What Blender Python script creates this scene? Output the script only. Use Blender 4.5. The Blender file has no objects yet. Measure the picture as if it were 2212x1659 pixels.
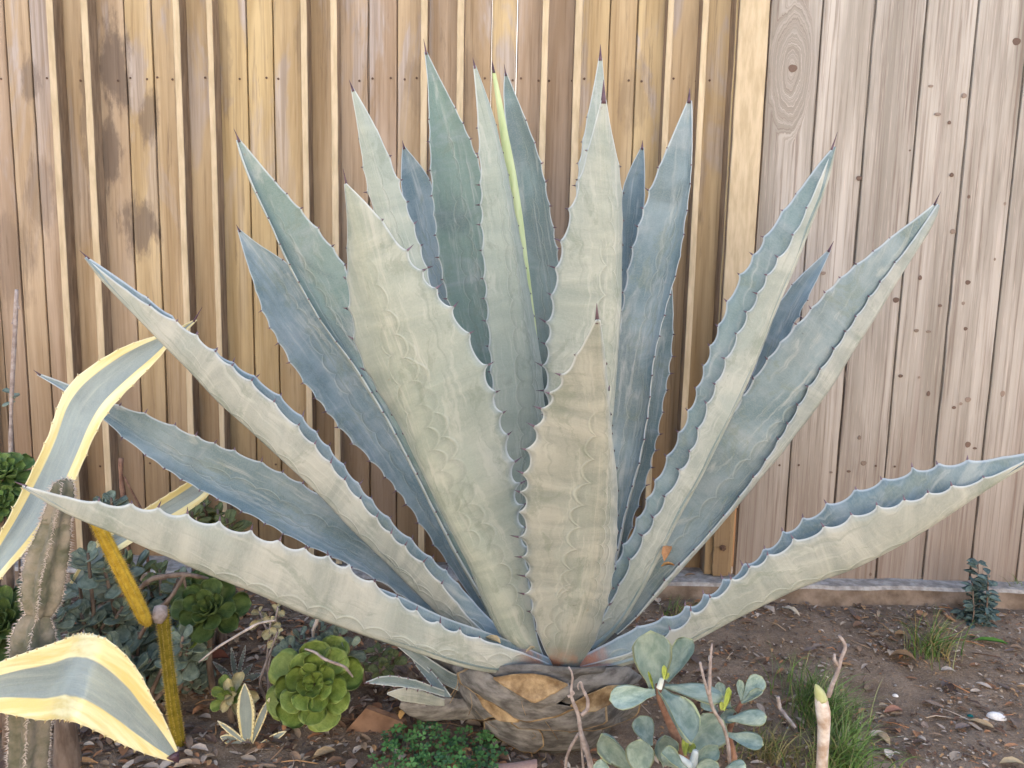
import bpy, math, random
import numpy as np
from mathutils import Vector, Matrix, noise as mnoise

R = random.Random(7)
SC = bpy.context.scene
COL = SC.collection

# ------------------------------------------------------------------ camera
FPX, CX, CY = 1720.0, 1106.0, 829.5          # focal length and centre in 2212 x 1659 pixels
CAMZ, PITCH, ROLL = 0.93, math.radians(8.1), math.radians(1.26)
fw = Vector((0, math.cos(PITCH), -math.sin(PITCH)))
r0 = Vector((1, 0, 0)); u0 = Vector((0, math.sin(PITCH), math.cos(PITCH)))
cr = r0 * math.cos(ROLL) + u0 * math.sin(ROLL)
cu = -r0 * math.sin(ROLL) + u0 * math.cos(ROLL)
CAMP = Vector((0, 0, CAMZ))
cd = bpy.data.cameras.new("camera"); cam = bpy.data.objects.new("camera", cd); COL.objects.link(cam)
cd.sensor_width = 36.0; cd.lens = 36.0 * FPX / 2212.0; cd.clip_end = 400; cd.clip_start = 0.05
cam.matrix_world = Matrix(((cr.x, cu.x, -fw.x, 0), (cr.y, cu.y, -fw.y, 0), (cr.z, cu.z, -fw.z, CAMZ), (0, 0, 0, 1)))
SC.camera = cam

# ------------------------------------------------------------------ light
SUN_EL, SUN_AZ = math.radians(36), math.radians(18)   # azimuth from +Y, clockwise
w = bpy.data.worlds.new("World"); SC.world = w; w.use_nodes = True
nt = w.node_tree; nt.nodes.clear()
sky = nt.nodes.new("ShaderNodeTexSky"); sky.sky_type = 'NISHITA'; sky.sun_disc = False
sky.sun_elevation = SUN_EL; sky.sun_rotation = SUN_AZ
sky.air_density = 1.0; sky.dust_density = 4.0; sky.ozone_density = 1.0
bg = nt.nodes.new("ShaderNodeBackground"); bg.inputs[1].default_value = 0.15
out = nt.nodes.new("ShaderNodeOutputWorld")
nt.links.new(sky.outputs[0], bg.inputs[0]); nt.links.new(bg.outputs[0], out.inputs[0])
sl = bpy.data.lights.new("sun", 'SUN'); sl.energy = 5.0; sl.angle = math.radians(.5); sl.color = (1.0, 0.91, 0.79)
so = bpy.data.objects.new("sun", sl); COL.objects.link(so)
sd = Vector((math.sin(SUN_AZ) * math.cos(SUN_EL), math.cos(SUN_AZ) * math.cos(SUN_EL), math.sin(SUN_EL)))
so.rotation_euler = sd.to_track_quat('Z', 'Y').to_euler()
SC.view_settings.view_transform = 'Standard'; SC.view_settings.look = 'None'
SC.view_settings.gamma = 1.0; SC.view_settings.use_curve_mapping = False
SC.view_settings.exposure = 2.2

# ------------------------------------------------------------------ helpers
def ray(px, py):
    return fw * FPX + cr * (px - CX) - cu * (py - CY)
def P(px, py, Y):                       # the point of the plane y = Y seen in that direction
    d = ray(px, py); return CAMP + d * (Y / d.y)
def G(px, py, z=0.0):                   # the point of the ground seen in that direction
    d = ray(px, py); g = 0.0
    for _ in range(6):
        p = CAMP + d * ((z + g - CAMZ) / d.z); g = .5 * g + .5 * rise(p.y)
    return p
def rise(y):                            # the bed climbs a little towards the fence
    t = min(1.0, max(0.0, (y - 1.55) / .5)); return .046 * t * t * (3 - 2 * t)
def Pn(pts, Y):
    pts = np.asarray(pts, float); Y = np.asarray(Y, float)
    d = (np.array(fw)[None] * FPX + np.array(cr)[None] * (pts[:, 0:1] - CX) - np.array(cu)[None] * (pts[:, 1:2] - CY))
    return np.array(CAMP)[None] + d * (Y / d[:, 1])[:, None]

def obj(name, me, parent=None, mats=None):
    o = bpy.data.objects.new(name, me); COL.objects.link(o)
    if mats is not None:
        for m in (mats if isinstance(mats, (list, tuple)) else [mats]): me.materials.append(m)
    if parent is not None:
        o.parent = parent
        if parent.type == 'EMPTY': o.location = -parent.location
    return o
def tag(o, label, cat, group=None):
    o["label"] = label; o["category"] = cat
    if group: o["group"] = group
    return o
def thing(name, label, cat, loc=(0, 0, 0), group=None):
    o = bpy.data.objects.new(name, None); COL.objects.link(o); o.location = loc; o.empty_display_size = .1
    return tag(o, label, cat, group)
def put(name, me, parent, M):           # shared-mesh part at world matrix M below an Empty
    o = bpy.data.objects.new(name, me); COL.objects.link(o)
    if parent is not None:
        o.parent = parent; M = Matrix.Translation(-parent.location) @ M
    o.matrix_basis = M
    return o
def mesh(name, V, F, smooth=True, mats=None, mi=None):
    me = bpy.data.meshes.new(name)
    me.from_pydata([tuple(v) for v in V], [], [tuple(f) for f in F])
    if smooth: me.polygons.foreach_set("use_smooth", [True] * len(me.polygons))
    if mats:
        for m in mats: me.materials.append(m)
    if mi is not None: me.polygons.foreach_set("material_index", mi)
    me.update()
    return me
class MB:
    def __init__(s): s.V = []; s.F = []; s.C = []
    def add(s, V, F, c=None):
        n = len(s.V); s.V += [tuple(v) for v in V]; s.F += [tuple(i + n for i in f) for f in F]
        if c is not None: s.C += [c] * len(V)
    def tube(s, pts, rad, sides=7, c=None, cap=True):
        pts = [Vector(p) for p in pts]; V = []; F = []
        n = len(pts); up = Vector((0.31, 0.2, 0.93))
        for i, p in enumerate(pts):
            t = (pts[min(i + 1, n - 1)] - pts[max(i - 1, 0)]).normalized()
            a = t.cross(up); a = a.normalized() if a.length > 1e-4 else t.orthogonal().normalized(); b = t.cross(a)
            r = rad[i] if hasattr(rad, '__len__') else rad
            for k in range(sides):
                q = 2 * math.pi * k / sides; V.append(p + a * r * math.cos(q) + b * r * math.sin(q))
        for i in range(n - 1):
            for k in range(sides):
                F.append((i * sides + k, i * sides + (k + 1) % sides, (i + 1) * sides + (k + 1) % sides, (i + 1) * sides + k))
        if cap: F.append(tuple(range(sides))[::-1]); F.append(tuple(range((n - 1) * sides, n * sides)))
        s.add(V, F, c)
    def cone(s, p, q, r, sides=5, c=None):
        p = Vector(p); q = Vector(q); t = (q - p).normalized(); a = t.orthogonal().normalized(); b = t.cross(a)
        V = [p + a * r * math.cos(2 * math.pi * k / sides) + b * r * math.sin(2 * math.pi * k / sides) for k in range(sides)] + [q]
        s.add(V, [(k, (k + 1) % sides, sides) for k in range(sides)], c)
    def mesh(s, name, mats=None, smooth=True):
        me = mesh(name, s.V, s.F, smooth, mats)
        if s.C:
            a = me.color_attributes.new("tint", 'FLOAT_COLOR', 'POINT')
            a.data.foreach_set("color", np.array([(c[0], c[1], c[2], 1) for c in s.C], np.float32).ravel())
        return me
def smooth_path(pts, n=24):
    pts = np.array([tuple(p) for p in pts], float)
    d = np.r_[0, np.cumsum(np.linalg.norm(np.diff(pts, axis=0), axis=1))]; d /= d[-1]
    t = np.linspace(0, 1, n); q = np.stack([np.interp(t, d, pts[:, k]) for k in range(3)], 1)
    for _ in range(max(1, n // 10)): q[1:-1] = .25 * q[:-2] + .5 * q[1:-1] + .25 * q[2:]
    return [Vector(x) for x in q]

# ------------------------------------------------------------------ node helper
class NT:
    def __init__(s, name, rough=0.7, spec=0.3):
        s.m = bpy.data.materials.new(name); s.m.use_nodes = True
        s.t = s.m.node_tree; s.t.nodes.clear()
        s.o = s.n("ShaderNodeOutputMaterial"); s.b = s.n("ShaderNodeBsdfPrincipled")
        s.b.inputs["Roughness"].default_value = rough; s.b.inputs["Specular IOR Level"].default_value = spec
        s.t.links.new(s.b.outputs[0], s.o.inputs[0])
    def n(s, k): return s.t.nodes.new(k)
    def set(s, i, v):
        if isinstance(v, bpy.types.NodeSocket): s.t.links.new(v, i)
        elif v is not None:
            if hasattr(i.default_value, '__len__') and not hasattr(v, '__len__'): v = (v,) * len(i.default_value)
            if hasattr(i.default_value, '__len__') and len(i.default_value) == 4 and len(v) == 3: v = (*v, 1)
            i.default_value = v
    def math(s, op, a, b=None, c=None, clamp=False):
        n = s.n("ShaderNodeMath"); n.operation = op; n.use_clamp = clamp
        for i, v in enumerate((a, b, c)):
            if v is not None: s.set(n.inputs[i], v)
        return n.outputs[0]
    def vmath(s, op, a, b=None):
        n = s.n("ShaderNodeVectorMath"); n.operation = op; s.set(n.inputs[0], a)
        if b is not None: s.set(n.inputs[1], b)
        return n.outputs["Value"] if op in ('LENGTH', 'DOT_PRODUCT') else n.outputs[0]
    def ramp(s, v, a, b, c=0.0, d=1.0):
        n = s.n("ShaderNodeMapRange"); n.interpolation_type = 'SMOOTHSTEP'
        for i, x in enumerate((v, a, b, c, d)): s.set(n.inputs[i], x)
        return n.outputs[0]
    def mix(s, f, a, b, mode='MIX'):
        n = s.n("ShaderNodeMix"); n.data_type = 'RGBA'; n.blend_type = mode
        s.set(n.inputs[0], f); s.set(n.inputs[6], a); s.set(n.inputs[7], b); return n.outputs[2]
    def noise(s, vec, scale=5, detail=4, rough=.5, dist=0):
        n = s.n("ShaderNodeTexNoise"); s.set(n.inputs["Vector"], vec); n.inputs["Scale"].default_value = scale
        n.inputs["Detail"].default_value = detail; n.inputs["Roughness"].default_value = rough; n.inputs["Distortion"].default_value = dist
        return n.outputs[0]
    def uv(s, name): n = s.n("ShaderNodeUVMap"); n.uv_map = name; return n.outputs[0]
    def sep(s, v):
        n = s.n("ShaderNodeSeparateXYZ"); s.set(n.inputs[0], v); return n.outputs
    def comb(s, x=0, y=0, z=0):
        n = s.n("ShaderNodeCombineXYZ"); s.set(n.inputs[0], x); s.set(n.inputs[1], y); s.set(n.inputs[2], z); return n.outputs[0]
    def attr(s, name, kind='GEOMETRY'):
        n = s.n("ShaderNodeAttribute"); n.attribute_type = kind; n.attribute_name = name; return n
    def rnd(s): return s.n("ShaderNodeObjectInfo").outputs["Random"]
    def pos(s): return s.n("ShaderNodeNewGeometry").outputs["Position"]
    def objc(s): return s.n("ShaderNodeTexCoord").outputs["Object"]
    def bump(s, h, strength=.3, dist=.002):
        n = s.n("ShaderNodeBump"); n.inputs["Strength"].default_value = strength; n.inputs["Distance"].default_value = dist
        s.set(n.inputs["Height"], h); s.t.links.new(n.outputs[0], s.b.inputs["Normal"])
    def color(s, c): s.set(s.b.inputs["Base Color"], c)

def simple_mat(name, c1, c2, scale=40, rough=.6, spec=.3, bump=.3, bd=.001, var=.25, stretch=(1, 1, 1)):
    k = NT(name, rough, spec)
    v = k.vmath('MULTIPLY', k.vmath('ADD', k.objc(), k.comb(k.math('MULTIPLY', k.rnd(), 31.0), 0, 0)), stretch)
    f = k.noise(v, scale, 5, .6)
    c = k.mix(k.ramp(f, .3, .7), c1, c2)
    hv = k.math('ADD', k.math('MULTIPLY', k.rnd(), var), 1 - var / 2)
    c = k.mix(1.0, c, k.comb(hv, hv, hv), 'MULTIPLY')
    k.color(c); k.bump(k.noise(v, scale * 2.5, 4, .6), bump, bd)
    return k.m

# ---- agave leaf: waxy bloom, cross bands, scalloped prints of the neighbouring leaves, pale margin
def agave_mat(name, stripe=False):
    k = NT(name, .55, .25)
    uvm = k.uv("metres"); uvn = k.sep(k.uv("unit")); side = k.sep(k.uv("side"))
    m = k.sep(uvm)
    seed = side[1]
    un = k.math('MULTIPLY_ADD', uvn[0], 2.0, -1.0); vn = uvn[1]
    tone = k.attr("tone", 'OBJECT').outputs["Fac"]; blush = k.attr("blush", 'OBJECT').outputs["Fac"]
    sv = k.comb(m[0], m[1], k.math('MULTIPLY', seed, 37.0))
    band = k.noise(k.vmath('MULTIPLY', sv, (5.0, 13.0, 1.0)), 1.0, 5, .6, 1.2)
    bloom = k.noise(k.vmath('MULTIPLY', sv, (14.0, 6.0, 1.0)), 1.0, 5, .6, .5)
    streak = k.noise(k.vmath('MULTIPLY', sv, (130.0, 5.0, 1.0)), 1.0, 4, .6)
    fine = k.noise(sv, 420, 3, .6)
    upper = k.mix(k.ramp(bloom, .32, .7), (.110, .170, .185), (.225, .290, .305))
    upper = k.mix(k.math('MULTIPLY', tone, .75), upper, (.165, .245, .190))
    upper = k.mix(k.ramp(band, .46, .72, 0, .55), upper, (.285, .325, .33))
    upper = k.mix(k.ramp(k.noise(k.vmath('MULTIPLY', sv, (7.0, 4.0, 1.0)), 1.0, 4, .55, .7), .50, .66, 0, .6), upper, (.095, .135, .135))
    lower = k.mix(k.ramp(band, .30, .72), (.222, .250, .222), (.385, .392, .348))
    lower = k.mix(k.ramp(bloom, .48, .72, 0, .7), lower, (.285, .325, .295))
    lower = k.mix(k.math('MULTIPLY', tone, .5), lower, (.26, .33, .27))
    c = k.mix(side[0], upper, lower)  # sides tinted apart: skylight above and warm bounce below put into the colour
    c = k.mix(k.ramp(streak, .55, .74, 0, .40), c, (.48, .48, .43))
    c = k.mix(k.ramp(streak, .44, .28, 0, .30), c, (.14, .18, .15))
    streak2 = k.noise(k.vmath('MULTIPLY', sv, (52.0, 8.0, 1.0)), 1.0, 5, .62, .6)
    c = k.mix(k.ramp(streak2, .54, .68, 0, .38), c, (.46, .47, .42))
    rub = k.ramp(k.noise(k.vmath('MULTIPLY', sv, (22.0, 9.0, 1.0)), 1.0, 6, .7, .8), .55, .63, 0, .40)
    if not stripe: c = k.mix(rub, c, (.155, .195, .150))
    if not stripe:
        # prints: scalloped lines that close towards the tip
        wob = k.noise(k.comb(0, k.math('MULTIPLY', m[1], 7.0), k.math('MULTIPLY', seed, 11.0)), 1.0, 3, .6)
        wob = k.math('MULTIPLY', k.math('SUBTRACT', wob, .5), .20)
        lines = None
        for (sg, a, sp, ph, v0, v1) in ((1, .62, .047, .3, .03, .72), (-1, .50, .053, .7, .05, .78), (1, .16, .043, 1.4, .22, .90), (-1, .95, .05, 2.1, .0, .34)):
            sc = k.math('POWER', k.math('ABSOLUTE', k.math('SINE', k.math('ADD', k.math('MULTIPLY', m[1], math.pi / sp), k.math('MULTIPLY_ADD', seed, 9.0, ph)))), .55)
            pos = k.math('MULTIPLY', k.math('MULTIPLY_ADD', vn, -a / (v1 * 1.15), a), sg)
            pos = k.math('ADD', k.math('ADD', pos, wob), k.math('MULTIPLY', sc, .17 * sg))
            ds = k.math('MULTIPLY', k.math('SUBTRACT', un, pos), -sg); d = k.math('ABSOLUTE', ds)
            l = k.ramp(d, .036, .004)
            l = k.math('MULTIPLY', l, k.math('MULTIPLY', k.ramp(vn, v0, v0 + .06), k.ramp(vn, v1, v1 - .1)))
            l = k.math('MULTIPLY', l, k.ramp(k.noise(k.comb(k.math('MULTIPLY', m[1], 9.0), sg * 3.0, seed), 1, 2), .36, .56))
            dk = k.math('MULTIPLY', k.math('MULTIPLY', k.ramp(ds, -.01, .02), k.ramp(ds, .16, .03)), k.math('MULTIPLY', k.ramp(vn, v0, v0 + .06), k.ramp(vn, v1, v1 - .1)))
            darks = dk if lines is None else k.math('MAXIMUM', darks, dk)
            lines = l if lines is None else k.math('MAXIMUM', lines, l)
        c = k.mix(k.math('MULTIPLY', darks, .26), c, (.12, .15, .13))
        c = k.mix(k.math('MULTIPLY', lines, .25), c, (.52, .56, .49))
        h = k.math('ADD', k.math('MULTIPLY', lines, .45), k.math('ADD', k.math('MULTIPLY', streak, .5), k.math('MULTIPLY', band, 1.3)))
        # base: pale sheath and rusty scuff
        c = k.mix(k.math('MULTIPLY', k.math('MULTIPLY', k.ramp(vn, .085, .015), k.ramp(k.noise(sv, 16, 4), .40, .58)), blush), c, (.42, .17, .09))
    else:
        e = k.math('ADD', k.math('ABSOLUTE', un), k.math('MULTIPLY', k.math('SUBTRACT', k.noise(k.vmath('MULTIPLY', sv, (40, 9, 1)), 1, 3), .5), .10))
        yel = k.mix(k.ramp(k.noise(k.vmath('MULTIPLY', sv, (60, 7, 1)), 1, 4), .35, .65), (.66, .55, .22), (.80, .75, .46))
        grey = k.mix(k.ramp(bloom, .3, .7), (.185, .235, .245), (.30, .36, .35))
        grey = k.mix(k.ramp(streak, .5, .75, 0, .4), grey, (.42, .46, .42))
        yel = k.mix(k.ramp(streak2, .50, .7, 0, .45), yel, (.62, .62, .36))
        yel = k.mix(k.ramp(streak, .45, .25, 0, .5), yel, (.55, .43, .16))
        c = k.mix(k.ramp(e, k.attr("band", 'OBJECT').outputs["Fac"], k.math('ADD', k.attr("band", 'OBJECT').outputs["Fac"], .06)), grey, yel)
        h = k.math('ADD', k.math('MULTIPLY', streak, .8), k.math('MULTIPLY', band, .8))
    aun = k.math('MAXIMUM', k.math('ABSOLUTE', un), .02)
    edge = k.math('MULTIPLY', k.math('ABSOLUTE', m[0]), k.math('SUBTRACT', k.math('DIVIDE', 1.0, aun), 1.0))
    rim = k.ramp(edge, .0026, .0006)
    c = k.mix(k.math('MULTIPLY', rim, .6), c, (.58, .62, .62) if not stripe else (.80, .74, .5))
    scar = k.ramp(k.noise(k.vmath('MULTIPLY', sv, (1, .6, 1)), 34, 5, .7, .6), .70, .735, 0, .45)
    c = k.mix(scar, c, (.235, .18, .125))
    spots = k.ramp(k.noise(k.vmath('MULTIPLY', sv, (1, 1, 1)), 95, 2, .5), .77, .81)
    c = k.mix(k.math('MULTIPLY', spots, .45), c, (.09, .09, .07))
    c = k.mix(k.ramp(fine, .35, .7, 0, .12), c, (.5, .5, .46))
    k.color(c); k.bump(k.math('ADD', h, k.math('MULTIPLY', fine, .06)), .55, .004)
    k.set(k.b.inputs["Roughness"], k.ramp(bloom, .3, .7, .48, .66))
    return k.m

M_AGAVE = agave_mat("agave_skin"); M_VARIEG = agave_mat("striped_agave_skin", True)
M_YOUNG = None
M_SPINE = simple_mat("spine_horn", (.055, .025, .035), (.13, .075, .10), 60, .45, .4, .1)
M_TOOTHY = simple_mat('pale_tooth_horn', (.42, .33, .16), (.62, .52, .30), 80, .5, .3, .1)
M_TOOTH = simple_mat("tooth_horn", (.09, .05, .065), (.21, .14, .16), 80, .5, .4, .1)

# ------------------------------------------------------------------ wood
def tan_wood():
    k = NT("tan_stained_wood", .75, .2)
    p = k.pos(); rd = k.rnd()
    sh = k.vmath('ADD', p, k.comb(k.math('MULTIPLY', rd, 17.0), 0, k.math('MULTIPLY', rd, 5.0)))
    grain = k.noise(k.vmath('MULTIPLY', sh, (150, 30, 3.0)), 1, 5, .65, .3)
    soft = k.noise(k.vmath('MULTIPLY', sh, (22, 10, 1.6)), 1, 4, .6, .4)
    patch = k.noise(k.vmath('MULTIPLY', sh, (9, 6, 2.2)), 1, 5, .62, .6)
    c = k.mix(k.ramp(soft, .3, .7), (.345, .245, .142), (.505, .385, .250))
    hv = k.math('MULTIPLY_ADD', rd, .22, .89)
    c = k.mix(1.0, c, k.comb(hv, k.math('MULTIPLY', hv, 1.0), k.math('MULTIPLY_ADD', rd, -.1, 1.02)), 'MULTIPLY')
    c = k.mix(k.ramp(grain, .52, .3, 0, .45), c, (.18, .115, .065))
    z = k.sep(p)[2]
    worn = k.math('MULTIPLY', k.ramp(patch, .52, .63), k.ramp(z, .75, 1.55, .15, 1.0))
    c = k.mix(k.math('MULTIPLY', worn, .8), c, k.mix(k.ramp(grain, .35, .65), (.30, .245, .205), (.44, .385, .355)))
    mil = k.noise(k.vmath('MULTIPLY', sh, (48, 10, 3.5)), 1, 6, .72, .5)
    c = k.mix(k.ramp(mil, .58, .70, 0, .55), c, (.17, .125, .085))
    # old mildew and water stains (shapes of their own)
    wig = k.noise(k.vmath('MULTIPLY', p, (38, 1, 12)), 1, 6, .68)
    st = None
    for (px, py, rx, ry, s) in ((245, 150, 42, 120, 1), (232, 330, 34, 95, .95), (300, 487, 50, 72, .9), (318, 245, 26, 80, .8), (60, 165, 26, 60, .7), (85, 420, 45, 110, .5),
                                (190, 260, 22, 260, .6), (20, 560, 60, 120, .45), (480, 120, 18, 160, .45), (385, 150, 14, 190, .6), (905, 190, 40, 80, .4), (1370, 200, 40, 90, .4), (650, 90, 20, 90, .4), (1010, 160, 26, 70, .35), (690, 820, 40, 50, .5)):
        q = P(px, py, 2.18)
        d = k.vmath('LENGTH', k.vmath('MULTIPLY', k.vmath('SUBTRACT', p, tuple(q)), (FPX / 2.18 / rx, 0, FPX / 2.18 / ry)))
        d = k.math('ADD', d, k.math('MULTIPLY', k.math('SUBTRACT', wig, .5), 1.9))
        l = k.ramp(d, 1.0, .45, 0, s)
        st = l if st is None else k.math('MAXIMUM', st, l)
    c = k.mix(k.math('MULTIPLY', st, .85), c, k.mix(grain, (.085, .06, .045), (.19, .145, .115)))
    # soil splash low down, carried higher as shade painted into the boards
    c = k.mix(k.ramp(k.math('ADD', z, k.math('MULTIPLY', wig, .25)), 1.05, .25, 0, .62), c, (.17, .105, .06))
    k.color(c); k.bump(k.math('ADD', grain, k.math('MULTIPLY', soft, .6)), .5, .0022)
    return k.m
def grey_wood(name, knot=None):
    k = NT(name, .8, .2)
    p = k.pos(); rd = k.rnd()
    s = k.sep(p); gx = s[0]
    if knot is not None:
        q, kr = knot
        d = k.math('ADD', k.vmath('LENGTH', k.vmath('MULTIPLY', k.vmath('SUBTRACT', p, tuple(q)), (1, 0, .33))), k.math('MULTIPLY', k.math('SUBTRACT', k.noise(k.vmath('MULTIPLY', p, (30, 1, 7)), 1, 4, .6), .5), .022))
        inf = k.ramp(d, .060, .004)
        gx = k.math('ADD', k.math('MULTIPLY', gx, k.math('SUBTRACT', 1, inf)), k.math('MULTIPLY', d, k.math('MULTIPLY', inf, 1.3)))
    sh = k.comb(k.math('MULTIPLY_ADD', rd, 13.0, gx), s[1], k.math('MULTIPLY_ADD', rd, 7.0, s[2]))
    grain = k.noise(k.vmath('MULTIPLY', sh, (120, 20, 2.2)), 1, 6, .7, .4)
    fib = k.noise(k.vmath('MULTIPLY', sh, (480, 40, 9)), 1, 3, .6)
    soft = k.noise(k.vmath('MULTIPLY', sh, (17, 8, 1.1)), 1, 4, .6, .5)
    c = k.mix(k.ramp(soft, .3, .7), (.275, .243, .203), (.462, .418, .366))
    hv = k.math('MULTIPLY_ADD', rd, .20, .90)
    c = k.mix(1.0, c, k.comb(hv, hv, hv), 'MULTIPLY')
    c = k.mix(k.ramp(grain, .54, .32, 0, .72), c, (.17, .125, .098))
    c = k.mix(k.ramp(grain, .58, .75, 0, .45), c, (.56, .47, .42))
    c = k.mix(k.ramp(fib, .60, .72, 0, .55), c, (.60, .50, .43))
    dark = k.noise(k.vmath('MULTIPLY', sh, (30, 10, .7)), 1, 3, .6)
    c = k.mix(k.ramp(dark, .60, .74, 0, .5), c, (.20, .145, .12))
    if knot is not None:
        c = k.mix(k.math('MULTIPLY', k.ramp(k.math('FRACT', k.math('ADD', k.math('MULTIPLY', d, 70.0), k.math('MULTIPLY', soft, 3.0))), .0, .35, 1, 0), k.math('MULTIPLY', inf, .12)), c, (.20, .13, .09))
    z = s[2]
    c = k.mix(k.ramp(k.math('ADD', z, k.math('MULTIPLY', soft, .3)), .85, .2, 0, .55), c, (.20, .135, .10))
    k.color(c); k.bump(k.math('ADD', grain, k.math('MULTIPLY', fib, .4)), .5, .002)
    return k.m
M_TAN = tan_wood(); M_SIDE = simple_mat('batten_side_painted_shade', (.20, .145, .10), (.34, .25, .17), 5, .85, .1, .5, .002, .2, (14, 14, 2.2)); M_BAT = simple_mat('fresh_tan_batten_wood', (.44, .345, .215), (.58, .465, .31), 5, .75, .2, .4, .0015, .12, (14, 14, 2.2)); M_GREY = grey_wood("weathered_grey_wood")  # M_SIDE: darker side faces, shade between battens painted into the wood colour
M_GREYK = grey_wood("weathered_knotty_wood", (P(1712, 150, 2.13), .03))
M_KNOT = simple_mat("dark_knot_wood", (.10, .065, .05), (.20, .14, .11), 120, .8, .1, .4)
M_NAIL = simple_mat("rusty_nail_metal", (.06, .035, .025), (.16, .09, .06), 200, .7, .3, .2)
M_CONC = simple_mat("old_concrete", (.20, .165, .13), (.40, .36, .32), 30, .9, .1, .8, .004, 0)

# ------------------------------------------------------------------ ground
def gz(x, y):
    v = Vector((x, y, 0))
    return rise(y) + .010 * mnoise.noise(v * 4.0) + .005 * mnoise.noise(v * 13.0) + .0022 * mnoise.noise(v * 45.0)
def ground():
    def axis(a, b, n, far):
        d = list(np.linspace(a, b, n)); step = (b - a) / n; lo = []; hi = []; s = step
        x = a
        while x > -far: s *= 1.5; x -= s; lo.append(x)
        s = step; x = b
        while x < far: s *= 1.5; x += s; hi.append(x)
        return lo[::-1] + d + hi
    xs = axis(-1.7, 1.9, 330, 60); ys = axis(1.0, 2.2, 130, 60)
    V = [(x, y, gz(x, y)) for y in ys for x in xs]; n = len(xs)
    F = [(j * n + i, j * n + i + 1, (j + 1) * n + i + 1, (j + 1) * n + i) for j in range(len(ys) - 1) for i in range(n - 1)]
    k = NT("garden_soil", .95, .1)
    p = k.pos()
    a = k.noise(p, 9, 5, .6); b = k.noise(p, 70, 6, .7); e = k.noise(p, 260, 4, .6)
    c = k.mix(k.ramp(a, .3, .7), (.175, .124, .084), (.315, .236, .168))
    c = k.mix(k.ramp(b, .45, .70, 0, .7), c, (.17, .125, .095))
    c = k.mix(k.ramp(e, .55, .70, 0, .75), c, (.38, .31, .245))
    c = k.mix(k.ramp(e, .42, .28, 0, .6), c, (.025, .016, .012))
    k.color(c); k.bump(k.math('ADD', b, k.math('MULTIPLY', e, .5)), .9, .008)
    o = obj("ground", mesh("ground", V, F), None, k.m); o["kind"] = "structure"
ground()

# unseen paving and wall, added behind the camera to bounce sunlight onto the bed
def bounce_surfaces():
    k = NT("pale_stucco", .9, .1); f = k.noise(k.pos(), 60, 5, .6); k.color(k.mix(k.ramp(f, .3, .7), (.46, .42, .36), (.55, .51, .44))); k.bump(f, .6, .004)
    def box(name, a, b, m):
        V = [(x, y, z) for z in (a[2], b[2]) for y in (a[1], b[1]) for x in (a[0], b[0])]
        return obj(name, mesh(name, V, [(0, 2, 3, 1), (4, 5, 7, 6), (0, 1, 5, 4), (2, 6, 7, 3), (0, 4, 6, 2), (1, 3, 7, 5)], False), None, m)
    o = box("bounce_wall", (-7, -3.0, -.1), (7, -2.8, 2.3), k.m); o["kind"] = "structure"
    o = box("bounce_paving", (-7, -2.797, -.1), (7, -.1, .035), M_CONC); o["kind"] = "structure"
bounce_surfaces()

# ------------------------------------------------------------------ fence
YL, YR, YB = 2.19, 2.135, 2.142      # front faces: tan planks, grey planks, battens
ZB, ZT = .10, 2.15
def S(sx, Y): return P(sx * .8848, 0, Y).x      # top-edge pixel of the 2500-wide photograph
def plank_mesh(x0, x1, y, z0, z1, th=.019, gap=.0016, lipcut=None, seed=0, jit=.0007, lean=0):
    rr = random.Random(seed); n = 26; V = []; F = []
    for i in range(n + 1):
        z = z0 + (z1 - z0) * i / n
        ja = gap + abs(rr.gauss(0, jit)); jb = gap + abs(rr.gauss(0, jit)); d = rr.gauss(0, .0003)
        xr = x1 - .0002
        if lipcut and lipcut[0] < z < lipcut[1]: xr = x1 - (rr.uniform(.0008, .0022) if rr.random() < .6 else .0002)
        V += [(x0 + ja, y + .0012 + d, z), (x0 + ja + .0012, y + d, z), (x1 - jb - .0012, y + d, z), (x1 - jb, y + .0012 + d, z),
              (x1 - jb, y + th * .6, z), (xr, y + th * .6, z), (xr, y + th, z), (x0 + .0002, y + th, z), (x0 + .0002, y + th * .6, z), (x0 + ja, y + th * .6, z)]
    m = 10
    for i in range(n):
        for q in range(m): F.append((i * m + q, i * m + (q + 1) % m, (i + 1) * m + (q + 1) % m, (i + 1) * m + q))
    F.append(tuple(range(m))[::-1]); F.append(tuple(range(n * m, n * m + m)))
    return mesh("plank", V, F, False)
def bar_mesh(name, x0, x1, y0, y1, z0, z1, seed=0, jit=.0008, bev=.0015):
    rr = random.Random(seed); n = 30; V = []; F = []
    for i in range(n + 1):
        z = z0 + (z1 - z0) * i / n; a = rr.gauss(0, jit); b = rr.gauss(0, jit); d = rr.gauss(0, jit * .6)
        V += [(x0 + a, y0 + bev, z), (x0 + bev + a, y0 + d, z), (x1 - bev + b, y0 + d, z), (x1 + b, y0 + bev, z), (x1 + b, y1, z), (x0 + a, y1, z)]
    for i in range(n):
        for q in range(6): F.append((i * 6 + q, i * 6 + (q + 1) % 6, (i + 1) * 6 + (q + 1) % 6, (i + 1) * 6 + q))
    F.append((5, 4, 3, 2, 1, 0)); F.append(tuple(range(n * 6, n * 6 + 6)))
    return mesh(name, V, F, False, None, [0 if (f % 6) in (0, 1, 2) else 1 for f in range(n * 6)] + [0, 0])
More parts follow.
